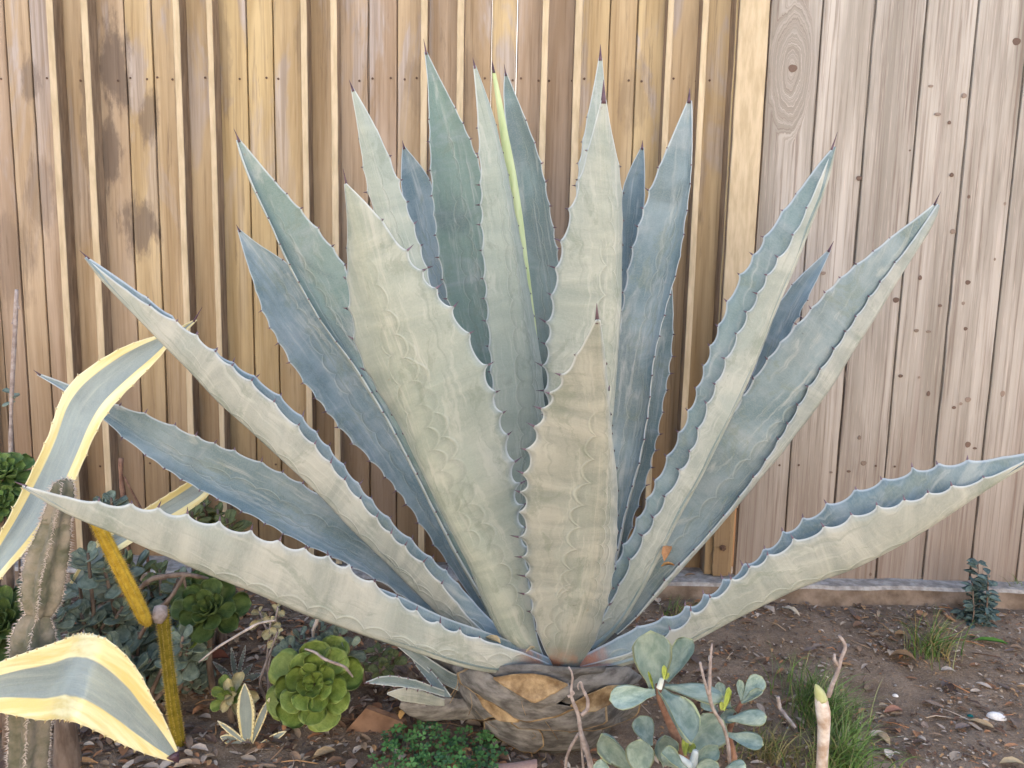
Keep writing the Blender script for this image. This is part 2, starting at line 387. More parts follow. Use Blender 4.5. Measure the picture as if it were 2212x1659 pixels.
def disc_mesh(name, r, sides=9, h=.0012, irr=0, seed=0):
    rr = random.Random(seed); V = []
    for (rad, y) in ((1, 0), (.85, -h)):
        for q in range(sides): a = 2 * math.pi * q / sides; f = r * rad * (1 + irr * math.sin(3 * a + seed) + irr * rr.uniform(-.5, .5)); V.append((f * math.cos(a), y, f * math.sin(a)))
    F = [(q, (q + 1) % sides, sides + (q + 1) % sides, sides + q) for q in range(sides)] + [tuple(range(sides, 2 * sides))]
    return mesh(name, V, F, False)
ME_NAIL = disc_mesh("nail", .0032, 8, .001); ME_NAIL.materials.append(M_NAIL)

tf = thing("tan_fence", "tan stained board and batten fence with dark mildew marks behind the agave", "fence", (-.4, YL, ZB))
battens = [(-198, -182), (-113, -97), (110, 127), (195, 212), (420, 436), (503, 517), (733, 748), (806, 822), (1028, 1044), (1117, 1134), (1325, 1341), (1406, 1424), (1632, 1647), (1717, 1733)]
seams = [-900, -830, -760, -690, -620, -550, -480, -410, -330, -265, -50, 8, 69, 301, 368, 600, 665, 899, 970, 1202, 1264, 1491, 1559]
ed = sorted([(a + b) / 2 for a, b in battens] + seams) + [1815]
PL = []
for i, (a, b) in enumerate(zip(ed[:-1], ed[1:])):
    x0, x1 = S(a, YL), S(b, YL)
    cut = None
    if abs(b - 970) < 2: cut = (P(862, 430, YL).z, P(862, 255, YL).z)
    me = plank_mesh(x0, x1, YL + R.uniform(-.0015, .0015), ZB - .012, ZT + R.uniform(-.01, .01), lipcut=cut, seed=i)
    PL.append((x0, x1, obj("plank", me, tf, M_TAN)))
for i, (a, b) in enumerate(battens):
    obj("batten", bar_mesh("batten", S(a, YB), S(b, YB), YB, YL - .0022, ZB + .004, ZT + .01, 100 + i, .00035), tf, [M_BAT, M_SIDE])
def nails_on(planks, py, Y, skip=()):
    for (x0, x1, o) in planks:
        if x1 < -1.5 or x0 > 1.5: continue
        for f in (.2, .8):
            if R.random() < .18: continue
            x = x0 + (x1 - x0) * f + R.uniform(-.006, .006)
            zz = P(CX + x / Y * FPX, py + R.uniform(-4, 4), Y).z
            n = put("nail", ME_NAIL, None, Matrix.Translation(Vector((x, Y - .0022, zz))))
            n.parent = o; n.matrix_parent_inverse = Matrix.Identity(4)
nails_on([p for p in PL if p[0] > -1.45], 172, YL); nails_on([p for p in PL if -1.3 < p[0] < -.55], 1003, YL)

gf = thing("grey_fence", "weathered pinkish grey plank fence with dark knots at the right", "fence", (1.0, YR, ZB))
ge = [1882, 2011, 2138, 2265, 2391, 2518, 2645, 2772, 2899, 3030, 3160, 3290]
GP = []
for i, (a, b) in enumerate(zip(ge[:-1], ge[1:])):
    x0, x1 = S(a, YR), S(b, YR)
    me = plank_mesh(x0, x1, YR + R.uniform(-.002, .002), ZB - .012, ZT + R.uniform(-.01, .01), gap=.0021, seed=50 + i, jit=.0009)
    GP.append((x0, x1, obj("plank", me, gf, M_GREYK if i == 0 else M_GREY)))
knots = [(1712, 148, 17, 1), (2055, 378, 8, 0), (1855, 385, 9, 0), (2010, 186, 7, 0), (2082, 207, 9, 0), (2025, 247, 10, 0), (2050, 265, 9, 0), (1965, 325, 5, 0), (2092, 425, 8, 0), (2058, 500, 9, 0), (1960, 548, 10, 0), (1908, 600, 5, 0), (1935, 648, 10, 0), (1987, 600, 9, 0), (2090, 610, 11, 0), (1778, 590, 7, 0), (1735, 580, 8, 0),
         (2080, 655, 9, 0), (2030, 660, 8, 0), (2085, 710, 10, 0), (2045, 725, 8, 0), (2005, 716, 9, 0), (1979, 714, 9, 0), (1985, 815, 7, 0), (1945, 812, 8, 0), (2005, 850, 10, 0), (1925, 860, 11, 0), (2090, 863, 10, 0), (2075, 872, 9, 0), (2165, 850, 13, 0), (2060, 880, 10, 0), (2090, 960, 12, 0), (2105, 968, 7, 0), (1856, 945, 9, 0), (1865, 1000, 11, 0), (1795, 1020, 8, 0), (1833, 1018, 7, 0), (1880, 1240, 7, 0), (2195, 90, 14, 0), (2170, 440, 7, 0), (2148, 560, 6, 0)]
kmesh = [disc_mesh("knot", 1, 14, .02, .05, s) for s in range(4)]
M_KNOTF = simple_mat('faint_knot_wood', (.17, .125, .10), (.30, .235, .19), 120, .8, .1, .4)
for i_, m in enumerate(kmesh): m.materials.append(M_KNOT if i_ % 2 else M_KNOTF)
for i, (px, py, r, _) in enumerate(knots):
    q = P(px, py, YR)
    for (x0, x1, o) in GP:
        if x0 + .004 < q.x < x1 - .004:
            rr = r / FPX * YR * .62
            n = put("knot", kmesh[(i * 7 // 3 + 1) % 4], None, Matrix.Translation(Vector((q.x, YR - .0018, q.z))) @ Matrix.Diagonal((rr * R.uniform(.6, 1.25), .03, rr * R.uniform(.5, .95), 1)))
            n.parent = o; break
nails_on([p for p in GP if p[0] < 1.3], 1008, YR - .0012)

# the post between the two fences
pf = thing("fence_post", "bright tan post with bolts between the tan fence and the grey fence", "post", (S(1845, YB), 2.13, ZB))
xa, xb = S(1808, 2.115), S(1881, 2.115)
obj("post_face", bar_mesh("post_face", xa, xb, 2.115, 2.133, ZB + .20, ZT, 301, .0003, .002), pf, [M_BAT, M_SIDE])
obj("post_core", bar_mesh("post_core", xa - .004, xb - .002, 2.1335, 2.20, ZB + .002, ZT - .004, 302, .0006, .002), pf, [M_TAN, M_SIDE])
obj("gap_backing", bar_mesh("gap_backing", xb - .03, xb + .03, 2.2015, 2.23, ZB - .01, ZT - .02, 305, .0003, .002), pf, M_TAN)  # unseen backing, added to block a light leak beside the post
obj("post_foot", bar_mesh("post_foot", xa + .016, xb - .015, 2.121, 2.133, ZB + .002, ZB + .198, 303, .0006, .0015), pf, [M_TAN, M_TAN])
bolt = MB(); bolt.tube([(0, 0, 0), (0, -.006, 0)], .009, 6); bolt.tube([(0, -.006, 0), (0, -.010, 0)], .0045, 8)
bme = bolt.mesh("bolt", [M_NAIL], False)
for py in (1115, 1183):
    q = P(1561, py, 2.12); put("bolt", bme, pf, Matrix.Translation(Vector((q.x, 2.1205, q.z))))

def curb():
    V = []; F = []; n = 160; xs = np.linspace(-3.5, 3.9, n + 1); rr = random.Random(4)
    for x in xs:
        t = .098 + .003 * mnoise.noise(Vector((x * 23, 5, 3))) + .004 * mnoise.noise(Vector((x * 5, 0, 3)))
        f = 2.072 + .004 * mnoise.noise(Vector((x * 19, 2, 9))) + .004 * mnoise.noise(Vector((x * 6, 2, 0)))
        V += [(x, f - .004, -.06), (x, f, t - .008), (x, f + .008, t), (x, 2.26, t), (x, 2.26, -.06)]
    for i in range(n):
        for q in range(4): F.append((i * 5 + q, i * 5 + q + 1, (i + 1) * 5 + q + 1, (i + 1) * 5 + q))
    pale = simple_mat("pale_concrete", (.24, .215, .19), (.44, .41, .37), 45, .9, .1, .8, .003, 0)
    soily = simple_mat("soil_stained_concrete", (.13, .095, .07), (.30, .235, .185), 14, .95, .1, .9, .005, 0)
    o = obj("concrete_footing", mesh("concrete_footing", V, F, False, None, [0 if q % 4 in (1, 2) else 1 for q in range(len(F))]), None, [pale, soily]); o["kind"] = "structure"
curb()

# ------------------------------------------------------------------ agave blades
def rail(pts, n):
    a = np.array(pts, float)
    d = np.r_[0, np.cumsum(np.hypot(*np.diff(a, axis=0).T))]; d /= d[-1]
    t = np.linspace(0, 1, n + 1)
    q = np.stack([np.interp(t, d, a[:, 0]), np.interp(t, d, a[:, 1])], 1)
    for _ in range(int(n * .22)): q[1:-1] = .25 * q[:-2] + .5 * q[1:-1] + .25 * q[2:]
    return q
def blade(root, e1, e2, yb, yt, k=None, ks=.5, off=(0, .18, 0), vis='upper', spine=None, n=190, nu=14, th=.020, th1=.006, pw=1.7,
          teeth=(True, True), sp=.046, mh=.0090, hook=.0100, mat=None, tone=0., blush=0., ypow=1.0, ymid=None, seed=0, name="leaf", extra=None, tmin=.10, tmax=.93):
    rr = random.Random(seed * 13 + 5)
    A = rail(e1[::-1], n); B = rail(e2[::-1], n)
    K = rail(k[::-1], n) if k is not None else A * (1 - ks) + B * ks
    t = np.linspace(0, 1, n + 1)
    if ymid is not None: Y = np.interp(t, ymid[0], ymid[1]); 
    else: Y = yb + (yt - yb) * t ** ypow
    if ymid is not None:
        for _ in range(25): Y[1:-1] = .25 * Y[:-2] + .5 * Y[1:-1] + .25 * Y[2:]
    ref = np.maximum(np.maximum(np.hypot(*(A - B).T), np.hypot(*(A - K).T)), np.hypot(*(B - K).T)) / FPX * Y
    E1 = Pn(A, Y + off[0] * ref); KK = Pn(K, Y + off[1] * ref); E2 = Pn(B, Y + off[2] * ref)
    M = .5 * (E1 + E2); H = .5 * (E2 - E1)
    us = np.linspace(-1, 1, nu + 1); us = np.sign(us) * (1 - (1 - np.abs(us)) ** 1.25)
    prof = 1 - np.abs(us) ** pw
    G3 = M[:, None] + H[:, None] * us[None, :, None] + (KK - M)[:, None] * prof[None, :, None]
    L = np.r_[0, np.cumsum(np.linalg.norm(np.diff(M, axis=0), axis=1))]
    # gentle undulation of the surface
    dT = np.gradient(G3, axis=0); dU = np.gradient(G3, axis=1)
    N = np.cross(dU, dT); N /= np.linalg.norm(N, axis=2, keepdims=True) + 1e-9
    if np.sum(N[:, nu // 2] * (KK - M)) < 0: N = -N
    ph = rr.uniform(0, 9)
    und = np.array([[mnoise.noise(Vector((L[i] * 11, us[j] * 1.4 + ph, seed))) for j in range(nu + 1)] for i in range(n + 1)])
    G3 = G3 + N * (und * .0022 * np.minimum(1, ref / .05)[:, None])[:, :, None]
    # margin: concave arcs between the teeth
    Hn = np.gradient(G3, axis=1); out1 = -Hn[:, 0] / (np.linalg.norm(Hn[:, 0], axis=1, keepdims=True) + 1e-9); out2 = Hn[:, -1] / (np.linalg.norm(Hn[:, -1], axis=1, keepdims=True) + 1e-9)
    tm = MB()
    T = np.gradient(M, axis=0); T /= np.linalg.norm(T, axis=1, keepdims=True) + 1e-9
    for sgn, outv, on in ((-1, out1, teeth[0]), (1, out2, teeth[1])):
        if not on: continue
        warp = L + .020 * np.array([mnoise.noise(Vector((l * 9, sgn * 3, seed + .5))) for l in L])
        phs = rr.uniform(0, 1); s = warp / sp + phs
        env = np.interp(t, [0, tmin, tmin + .12, tmax - .12, tmax, 1], [0, .1, 1, .8, 0, 0])
        mound = mh * env * (1 - np.abs(np.sin(np.pi * s)) ** .42)
        wt = np.clip(np.abs(us) - .55, 0, 1) / .45; wt = wt ** 2 * (np.sign(us) == sgn)
        G3 = G3 + outv[:, None] * mound[:, None, None] * wt[None, :, None]
        for q in range(int(s[0]) - 1, int(s[-1]) + 2):
            i = int(np.argmin(np.abs(s - q)))
            if abs(s[i] - q) > .2 or env[i] < .15 or rr.random() < .04: continue
            e = G3[i, 0 if sgn < 0 else -1]; hh = hook * env[i] * rr.uniform(.55, 1.5)
            di = outv[i] + T[i] * rr.uniform(-.2, .55) + N[i, 0 if sgn < 0 else -1] * rr.uniform(-.25, .1)
            di /= np.linalg.norm(di)
            tm.cone(e - outv[i] * .0012, e + di * hh, .0021, 5)
    thk = (th1 + (th - th1) * (1 - t) ** 1.6); thk = np.minimum(thk, ref * .33 + .0005)
    tp = thk[:, None] * (1 - np.abs(us) ** 2.2)[None] ** .8 + .0011
    if vis == 'upper': U, Lw = G3, G3 + N * tp[:, :, None]
    else: U, Lw = G3 - N * tp[:, :, None], G3
    W = nu + 1; nv = (n + 1) * W
    V = np.concatenate([U.reshape(-1, 3), Lw.reshape(-1, 3)]); F = []; sd = []
    for i in range(n):
        for j in range(nu):
            a = i * W + j
            F.append((a, a + 1, a + W + 1, a + W)); sd.append(0.)
            F.append((nv + a, nv + a + W, nv + a + W + 1, nv + a + 1)); sd.append(1.)
        a = i * W; F.append((a, a + W, nv + a + W, nv + a)); sd.append(.5)
        a = i * W + nu; F.append((a, nv + a, nv + a + W, a + W)); sd.append(.5)
    F.append(tuple(n * W + j for j in range(W)) + tuple(nv + n * W + j for j in range(W))[::-1]); sd.append(.5)
    # orientation: make the lower side's outward normal +N
    a, b, c_ = V[F[0][0]], V[F[0][1]], V[F[0][3]]
    if np.dot(np.cross(b - a, c_ - a), N[0, 0]) > 0: F = [f[::-1] for f in F]
    me = mesh("leaf", V, F, True)
    lv = np.zeros(len(me.loops), np.int32); me.loops.foreach_get("vertex_index", lv)
    lens = np.array([len(f) for f in F]); sdl = np.repeat(np.array(sd), lens)
    idx = lv % nv; ii = idx // W; jj = idx % W
    hw = np.linalg.norm(np.diff(G3, axis=1), axis=2).sum(1) * .5
    u1 = me.uv_layers.new(name="metres"); u1.data.foreach_set("uv", np.stack([us[jj] * hw[ii], L[ii]], 1).astype(np.float32).ravel())
    u2 = me.uv_layers.new(name="unit"); u2.data.foreach_set("uv", np.stack([us[jj] * .5 + .5, t[ii]], 1).astype(np.float32).ravel())
    u3 = me.uv_layers.new(name="side"); u3.data.foreach_set("uv", np.stack([sdl, np.full(len(sdl), (seed * .6180339) % 1.0)], 1).astype(np.float32).ravel())
    o = obj(name, me, root, mat or M_AGAVE)
    o["tone"] = float(tone); o["blush"] = float(blush)
    if extra:
        for kk, vv in extra.items(): o[kk] = vv
    if tm.V:
        q = obj("teeth", tm.mesh("teeth", [M_TOOTHY if mat is M_VARIEG else M_TOOTH]), o); q["kind"] = "stuff"
    if spine is not None:
        tip = .5 * (G3[-1, 0] + G3[-1, -1]); sv = np.array(P(spine[0], spine[1], float(Y[-1])))
        smb = MB(); r_ = max(.0022, np.linalg.norm(G3[-1, 0] - G3[-1, -1]) * .5)
        b0 = tip - T[-1] * .006; pts = [Vector(b0 + (sv - b0) * f) for f in (0, .2, .5, .8, 1)]
        smb.tube(pts, [r_ * 1.02, r_ * .85, r_ * .55, r_ * .26, .0003], 8)
        obj("spine", smb.mesh("spine", [M_SPINE]), o)
    return o

ag = thing("agave", "huge blue grey agave with toothed pointed leaves in front of the fence", "agave", (P(1200, 1600, 1.55).x, 1.55, 0))
# 1 front centre leaf, underside
blade(ag, [(1286, 692), (1240, 780), (1205, 840), (1172, 900), (1148, 980), (1138, 1050), (1135, 1120), (1138, 1180), (1145, 1240), (1150, 1310), (1164, 1380), (1200, 1452)],
      [(1297, 692), (1306, 760), (1314, 840), (1321, 920), (1329, 1000), (1335, 1080), (1334, 1150), (1326, 1230), (1310, 1310), (1288, 1385), (1242, 1452)], 1.40, .98,
      k=[(1292, 692), (1298, 780), (1302, 860), (1303, 940), (1300, 1020), (1294, 1100), (1286, 1180), (1272, 1270), (1250, 1350), (1221, 1456)], off=(.10, -.16, .22), vis='under', spine=(1289, 655), seed=1, blush=1, th=.03, pw=1.5, hook=.014, mh=.019)
# 2 big front left leaf, underside
blade(ag, [(743, 398), (749, 470), (752, 560), (750, 620), (762, 700), (775, 767), (809, 832), (855, 907), (910, 1009), (961, 1115), (1012, 1220), (1052, 1320), (1090, 1392), (1140, 1435)],
      [(749, 396), (800, 445), (845, 505), (873, 548), (935, 627), (962, 661), (996, 705), (1026, 763), (1046, 813), (1065, 857), (1080, 907), (1092, 955), (1103, 1002), (1118, 1108), (1136, 1210), (1150, 1300), (1162, 1392), (1180, 1430)], 1.43, 1.12,
      k=[(746, 397), (790, 560), (845, 720), (890, 860), (925, 980), (965, 1090), (1035, 1220), (1118, 1400), (1160, 1440)], off=(.16, -.16, .05), vis='under', spine=(741, 364), seed=2, tone=.75, th=.03, pw=1.6, hook=.014, mh=.017)
# 3 long low left leaf, underside
blade(ag, [(48, 1048), (100, 1062), (170, 1080), (240, 1094), (300, 1098), (370, 1111), (440, 1131), (500, 1145), (580, 1170), (640, 1190), (700, 1204), (745, 1228), (790, 1256), (850, 1293), (900, 1332), (980, 1367), (1060, 1387), (1140, 1412), (1200, 1440)],
      [(48, 1048), (110, 1072), (200, 1100), (300, 1118), (420, 1150), (520, 1180), (620, 1208), (700, 1225), (790, 1260), (850, 1280), (900, 1305), (960, 1335), (1040, 1360), (1130, 1395), (1195, 1425)], 1.41, 1.10,
      k=[(48, 1054), (130, 1105), (200, 1135), (260, 1157), (330, 1190), (420, 1230), (520, 1270), (600, 1303), (700, 1342), (780, 1372), (850, 1393), (920, 1418), (980, 1438), (1040, 1453), (1090, 1457), (1150, 1458), (1205, 1450)], off=(0, .02, .42), vis='under', spine=(30, 1040), seed=3, blush=1, teeth=(True, False), mh=.016, th=.011, hook=.010, pw=1.8)
# 4 thin steep left leaf
blade(ag, [(184, 556), (240, 602), (330, 668), (400, 708), (480, 778), (560, 843), (640, 923), (700, 988), (760, 1063), (820, 1133), (870, 1183), (920, 1225), (970, 1282), (1020, 1345), (1110, 1415)],
      [(188, 554), (245, 592), (340, 660), (430, 738), (500, 785), (560, 822), (640, 890), (690, 945), (740, 1006), (800, 1082), (860, 1145), (920, 1198), (980, 1250), (1045, 1325), (1115, 1390)], 1.46, 1.35,
      k=[(182, 558), (210, 598), (250, 640), (330, 720), (400, 793), (470, 870), (540, 932), (600, 985), (660, 1043), (720, 1103), (780, 1165), (850, 1232), (910, 1292), (960, 1342), (1020, 1378), (1110, 1425)], off=(0, .10, .55), vis='under', spine=(172, 541), seed=4, th=.010)
# 5 broad low left leaf seen from above
blade(ag, [(82, 806), (150, 830), (240, 874), (300, 890), (380, 925), (450, 955), (550, 995), (600, 1020), (660, 1050), (700, 1078), (750, 1110), (800, 1150), (850, 1198), (900, 1245), (960, 1300), (1040, 1350), (1120, 1390)],
      [(80, 809), (150, 850), (230, 908), (270, 945), (340, 1000), (400, 1040), (480, 1080), (560, 1120), (640, 1165), (700, 1193), (760, 1220), (850, 1270), (900, 1310), (960, 1345), (1040, 1380), (1120, 1410)], 1.50, 1.50, ks=.62, off=(.35, .30, -.05), vis='upper', spine=(72, 799), seed=5)
# 6 pale left leaf seen from above
blade(ag, [(513, 497), (530, 560), (545, 600), (560, 650), (580, 700), (603, 738), (640, 800), (690, 865), (740, 930), (800, 990), (850, 1045), (890, 1100), (930, 1160), (970, 1220), (1010, 1280), (1050, 1340)],
      [(518, 496), (560, 530), (615, 562), (650, 600), (690, 650), (740, 700), (790, 765), (830, 830), (870, 890), (910, 970), (950, 1060), (990, 1150), (1030, 1230), (1090, 1330)], 1.56, 1.82, ks=.55, off=(-.05, .22, .10), spine=(510, 485), seed=6, tone=.0)
# 7 leaf with bright left edge
blade(ag, [(512, 302), (530, 360), (560, 430), (590, 490), (620, 560), (650, 620), (690, 685), (730, 742), (770, 795), (810, 855), (850, 925), (890, 1003), (930, 1083), (980, 1180), (1060, 1320)],
      [(517, 300), (560, 350), (600, 400), (640, 443), (690, 503), (740, 562), (757, 600), (780, 680), (810, 760), (850, 860), (910, 1000), (970, 1120), (1100, 1320)], 1.54, 1.66, ks=.22, off=(0, .30, .12), spine=(505, 278), seed=7, tone=.7)
# 8 upright left leaf
blade(ag, [(758, 192), (770, 260), (780, 330), (790, 390), (806, 450), (850, 600), (900, 760), (980, 980), (1090, 1300)],
      [(764, 190), (800, 250), (830, 312), (852, 370), (872, 430), (897, 500), (917, 570), (932, 622), (955, 700), (1000, 850), (1070, 1100), (1140, 1300)], 1.53, 1.53, ks=.45, off=(0, -.10, .06), vis='under', spine=(754, 172), seed=8, tone=.9)
# 9 small blue leaf behind
blade(ag, [(869, 318), (865, 380), (868, 420), (890, 520), (915, 600), (955, 700), (1000, 800), (1080, 1250)],
      [(874, 316), (900, 347), (929, 382), (945, 450), (960, 530), (985, 620), (1010, 700), (1040, 800), (1120, 1250)], 1.64, 1.94, off=(0, .2, 0), spine=(869, 303), seed=9)
# 10 tall dark green leaf
blade(ag, [(917, 112), (925, 180), (928, 280), (930, 350), (935, 430), (945, 520), (960, 620), (985, 700), (1010, 780), (1040, 860), (1060, 950), (1100, 1250)],
      [(922, 112), (950, 170), (980, 227), (1006, 283), (1032, 345), (1050, 420), (1070, 520), (1085, 650), (1100, 800), (1120, 1000), (1150, 1250)], 1.60, 1.78, ks=.5, off=(0, .24, 0), spine=(915, 84), seed=10, tone=1.0)
# 11 central light leaf
blade(ag, [(1022, 142), (1030, 230), (1035, 310), (1040, 400), (1042, 500), (1048, 600), (1055, 700), (1062, 800), (1068, 880), (1082, 950), (1100, 1050), (1140, 1300)],
      [(1028, 141), (1050, 200), (1070, 260), (1086, 330), (1106, 420), (1121, 500), (1136, 580), (1151, 680), (1166, 760), (1176, 850), (1182, 920), (1178, 1000), (1172, 1150), (1185, 1300)], 1.53, 1.56, ks=.72, off=(0, -.16, .14), vis='under', spine=(1021, 124), seed=11, tone=1.0)
# 12 young yellow green leaf
M_YOUNG = simple_mat("young_leaf_skin", (.40, .49, .22), (.54, .61, .34), 9, .5, .3, .2, .001, 0, (6, 6, 1))
blade(ag, [(1062, 152), (1070, 210), (1080, 290), (1092, 370), (1105, 440), (1120, 560), (1145, 700), (1165, 850), (1180, 1200)],
      [(1069, 151), (1085, 220), (1100, 300), (1116, 380), (1131, 480), (1140, 560), (1158, 700), (1174, 850), (1195, 1200)], 1.58, 1.61, off=(0, -.3, .1), vis='under', spine=(1063, 130), seed=12, mat=M_YOUNG, teeth=(False, False))
# 13
blade(ag, [(1090, 158), (1085, 200), (1090, 240), (1100, 330), (1112, 420), (1125, 520), (1140, 600), (1155, 700), (1165, 780), (1170, 900), (1180, 1250)],
      [(1094, 157), (1120, 220), (1145, 281), (1166, 341), (1182, 420), (1195, 500), (1207, 572), (1212, 640), (1212, 700), (1215, 800), (1215, 950), (1230, 1250)], 1.61, 1.72, ks=.55, off=(0, .2, 0), spine=(1089, 138), seed=13, tone=.4)
# 14 leaf behind the right-centre one
blade(ag, [(1293, 125), (1280, 200), (1265, 270), (1254, 340), (1246, 400), (1238, 500), (1225, 700), (1205, 1250)],
      [(1301, 125), (1308, 200), (1314, 300), (1318, 400), (1318, 600), (1300, 800), (1255, 1250)], 1.57, 1.68, ks=.6, off=(0, -.18, .08), vis='under', spine=(1297, 96), seed=14, tone=.7)
# 15 right-centre leaf, underside
blade(ag, [(1298, 217), (1281, 280), (1266, 340), (1251, 400), (1236, 450), (1221, 510), (1206, 580), (1196, 650), (1187, 720), (1181, 790), (1183, 850), (1188, 920), (1195, 1100), (1205, 1330)],
      [(1310, 215), (1320, 280), (1331, 330), (1341, 390), (1346, 450), (1344, 560), (1340, 680), (1333, 800), (1323, 900), (1313, 1000), (1300, 1150), (1275, 1330)], 1.48, 1.36,
      k=[(1304, 216), (1304, 300), (1310, 400), (1318, 500), (1322, 600), (1318, 700), (1308, 800), (1296, 900), (1280, 1000), (1260, 1150), (1240, 1330)], off=(.04, -.14, .16), vis='under', spine=(1304, 172), seed=15, tone=.5, th=.026, hook=.014, mh=.014)
# 16 small blue leaf behind right
blade(ag, [(1385, 318), (1362, 360), (1346, 400), (1335, 480), (1322, 600), (1300, 900), (1280, 1250)],
      [(1391, 318), (1394, 380), (1392, 430), (1390, 520), (1380, 640), (1350, 900), (1310, 1250)], 1.66, 1.94, spine=(1388, 303), seed=16)
# 17 right upright leaf
blade(ag, [(1485, 217), (1466, 260), (1441, 320), (1421, 370), (1401, 420), (1386, 470), (1370, 530), (1355, 600), (1343, 680), (1330, 780), (1318, 900), (1306, 1000), (1290, 1130), (1262, 1300)],
      [(1493, 217), (1495, 290), (1493, 370), (1486, 430), (1476, 500), (1461, 590), (1442, 650), (1427, 700), (1412, 770), (1402, 850), (1390, 950), (1370, 1030), (1347, 1110), (1310, 1300)], 1.57, 1.78, ks=.72, off=(0, .20, .02), spine=(1490, 190), seed=17)
# 18 folded leaf behind it
blade(ag, [(1440, 610), (1415, 700), (1400, 780), (1385, 870), (1370, 960), (1345, 1060), (1320, 1150), (1290, 1300)],
      [(1452, 615), (1455, 680), (1452, 740), (1443, 810), (1432, 870), (1417, 950), (1400, 1020), (1370, 1110), (1320, 1300)], 1.62, 1.88, ks=.45, off=(0, .22, 0), spine=(1447, 580), seed=18, tone=.2)
# 19 right leaf, folded
blade(ag, [(1802, 318), (1780, 362), (1757, 420), (1732, 480), (1702, 540), (1664, 585), (1643, 632), (1613, 690), (1583, 752), (1562, 802), (1533, 870), (1513, 930), (1490, 995), (1455, 1050), (1420, 1115), (1370, 1205), (1300, 1340), (1240, 1420)],
      [(1799, 318), (1760, 362), (1720, 421), (1681, 471), (1651, 521), (1620, 571), (1592, 612), (1576, 652), (1561, 692), (1541, 742), (1521, 802), (1500, 870), (1480, 920), (1450, 980), (1420, 1040), (1380, 1125), (1290, 1300), (1225, 1390)], 1.47, 1.52,
      k=[(1806, 318), (1795, 380), (1776, 430), (1746, 500), (1711, 590), (1681, 660), (1651, 740), (1620, 820), (1582, 900), (1552, 960), (1512, 1040), (1472, 1110), (1422, 1210), (1382, 1290), (1330, 1370), (1255, 1430)], off=(0, .06, .42), vis='under', spine=(1809, 285), seed=19, tone=.35, mh=.012, th=.009, hook=.009)
# 20 small blue leaf behind right
blade(ag, [(1789, 540), (1750, 577), (1716, 607), (1690, 645), (1665, 700), (1630, 800), (1560, 960), (1400, 1260)],
      [(1795, 540), (1776, 582), (1747, 640), (1724, 682), (1704, 720), (1670, 800), (1600, 960), (1430, 1270)], 1.62, 1.90, ks=.5, off=(0, .15, 0), spine=(1801, 521), seed=20)
# 21 long right leaf seen from above
blade(ag, [(2020, 438), (1982, 471), (1932, 503), (1892, 542), (1842, 577), (1793, 622), (1743, 682), (1703, 722), (1662, 772), (1622, 832), (1590, 882), (1540, 960), (1480, 1060), (1400, 1200), (1330, 1320), (1250, 1400)],
      [(2024, 440), (1997, 482), (1962, 532), (1922, 582), (1882, 642), (1832, 712), (1792, 772), (1752, 832), (1712, 902), (1682, 952), (1650, 1003), (1600, 1072), (1540, 1142), (1480, 1205), (1430, 1262), (1365, 1345), (1270, 1420)], 1.53, 1.72,
      k=[(2026, 444), (1994, 512), (1954, 574), (1904, 646), (1852, 726), (1800, 806), (1744, 880), (1690, 945), (1635, 1005), (1565, 1085), (1490, 1175), (1430, 1245), (1355, 1335), (1262, 1415)], off=(.05, .24, .12), spine=(2032, 414), seed=21, th=.022)
# 22 low right leaf, near side underside
blade(ag, [(2262, 972), (2182, 1011), (2122, 1041), (2062, 1057), (2002, 1072), (1942, 1092), (1862, 1112), (1802, 1142), (1742, 1162), (1692, 1192), (1642, 1217), (1602, 1247), (1562, 1282), (1522, 1312), (1455, 1370), (1375, 1408), (1290, 1430), (1250, 1440)],
      [(2262, 970), (2152, 990), (2092, 1000), (2022, 1010), (1962, 1025), (1902, 1045), (1862, 1060), (1802, 1090), (1752, 1120), (1702, 1150), (1662, 1190), (1612, 1225), (1562, 1265), (1512, 1305), (1452, 1335), (1380, 1352), (1310, 1390), (1250, 1420)], 1.42, 1.22,
      k=[(2266, 973), (2192, 1022), (2122, 1062), (2052, 1112), (1982, 1160), (1902, 1202), (1832, 1237), (1762, 1257), (1702, 1282), (1642, 1312), (1562, 1352), (1502, 1387), (1452, 1404), (1400, 1420), (1330, 1444), (1255, 1448)], off=(0, .10, .50), vis='under', spine=(2310, 948), seed=22, blush=1, mh=.016, th=.011, hook=.010, pw=1.8)

# trunk with the stubs of old leaves
M_BARK = simple_mat("agave_bark", (.055, .050, .044), (.16, .145, .12), 22, .85, .15, .8, .004, .2)
M_STUB = simple_mat("old_leaf_base", (.070, .064, .058), (.235, .222, .205), 26, .7, .25, .6, .003, .4, (1, 1, 2.2))
M_CUT = simple_mat("dry_cut_fibre", (.15, .095, .05), (.45, .33, .19), 28, .9, .1, .9, .004, .25)
def trunk():
    V = []; F = []; n = 28; m = 16; c = P(1200, 1600, 1.55)
    for i in range(m + 1):
        z = -.05 + .26 * i / m
        r = np.interp(z, [-.05, 0, .05, .12, .18, .21], [.115, .115, .132, .158, .155, .08])
        for q in range(n):
            a = 2 * math.pi * q / n; rr = r * (1 + .10 * mnoise.noise(Vector((math.cos(a) * 2, math.sin(a) * 2, z * 14))))
            V.append((c.x + rr * math.cos(a), 1.55 + rr * math.sin(a), z))
    for i in range(m):
        for q in range(n): F.append((i * n + q, i * n + (q + 1) % n, (i + 1) * n + (q + 1) % n, (i + 1) * n + q))
    F.append(tuple(range(m * n, m * n + n)))
    obj("trunk", mesh("trunk", V, F), ag, M_BARK)
trunk()
TC = P(1176, 1600, 1.55)
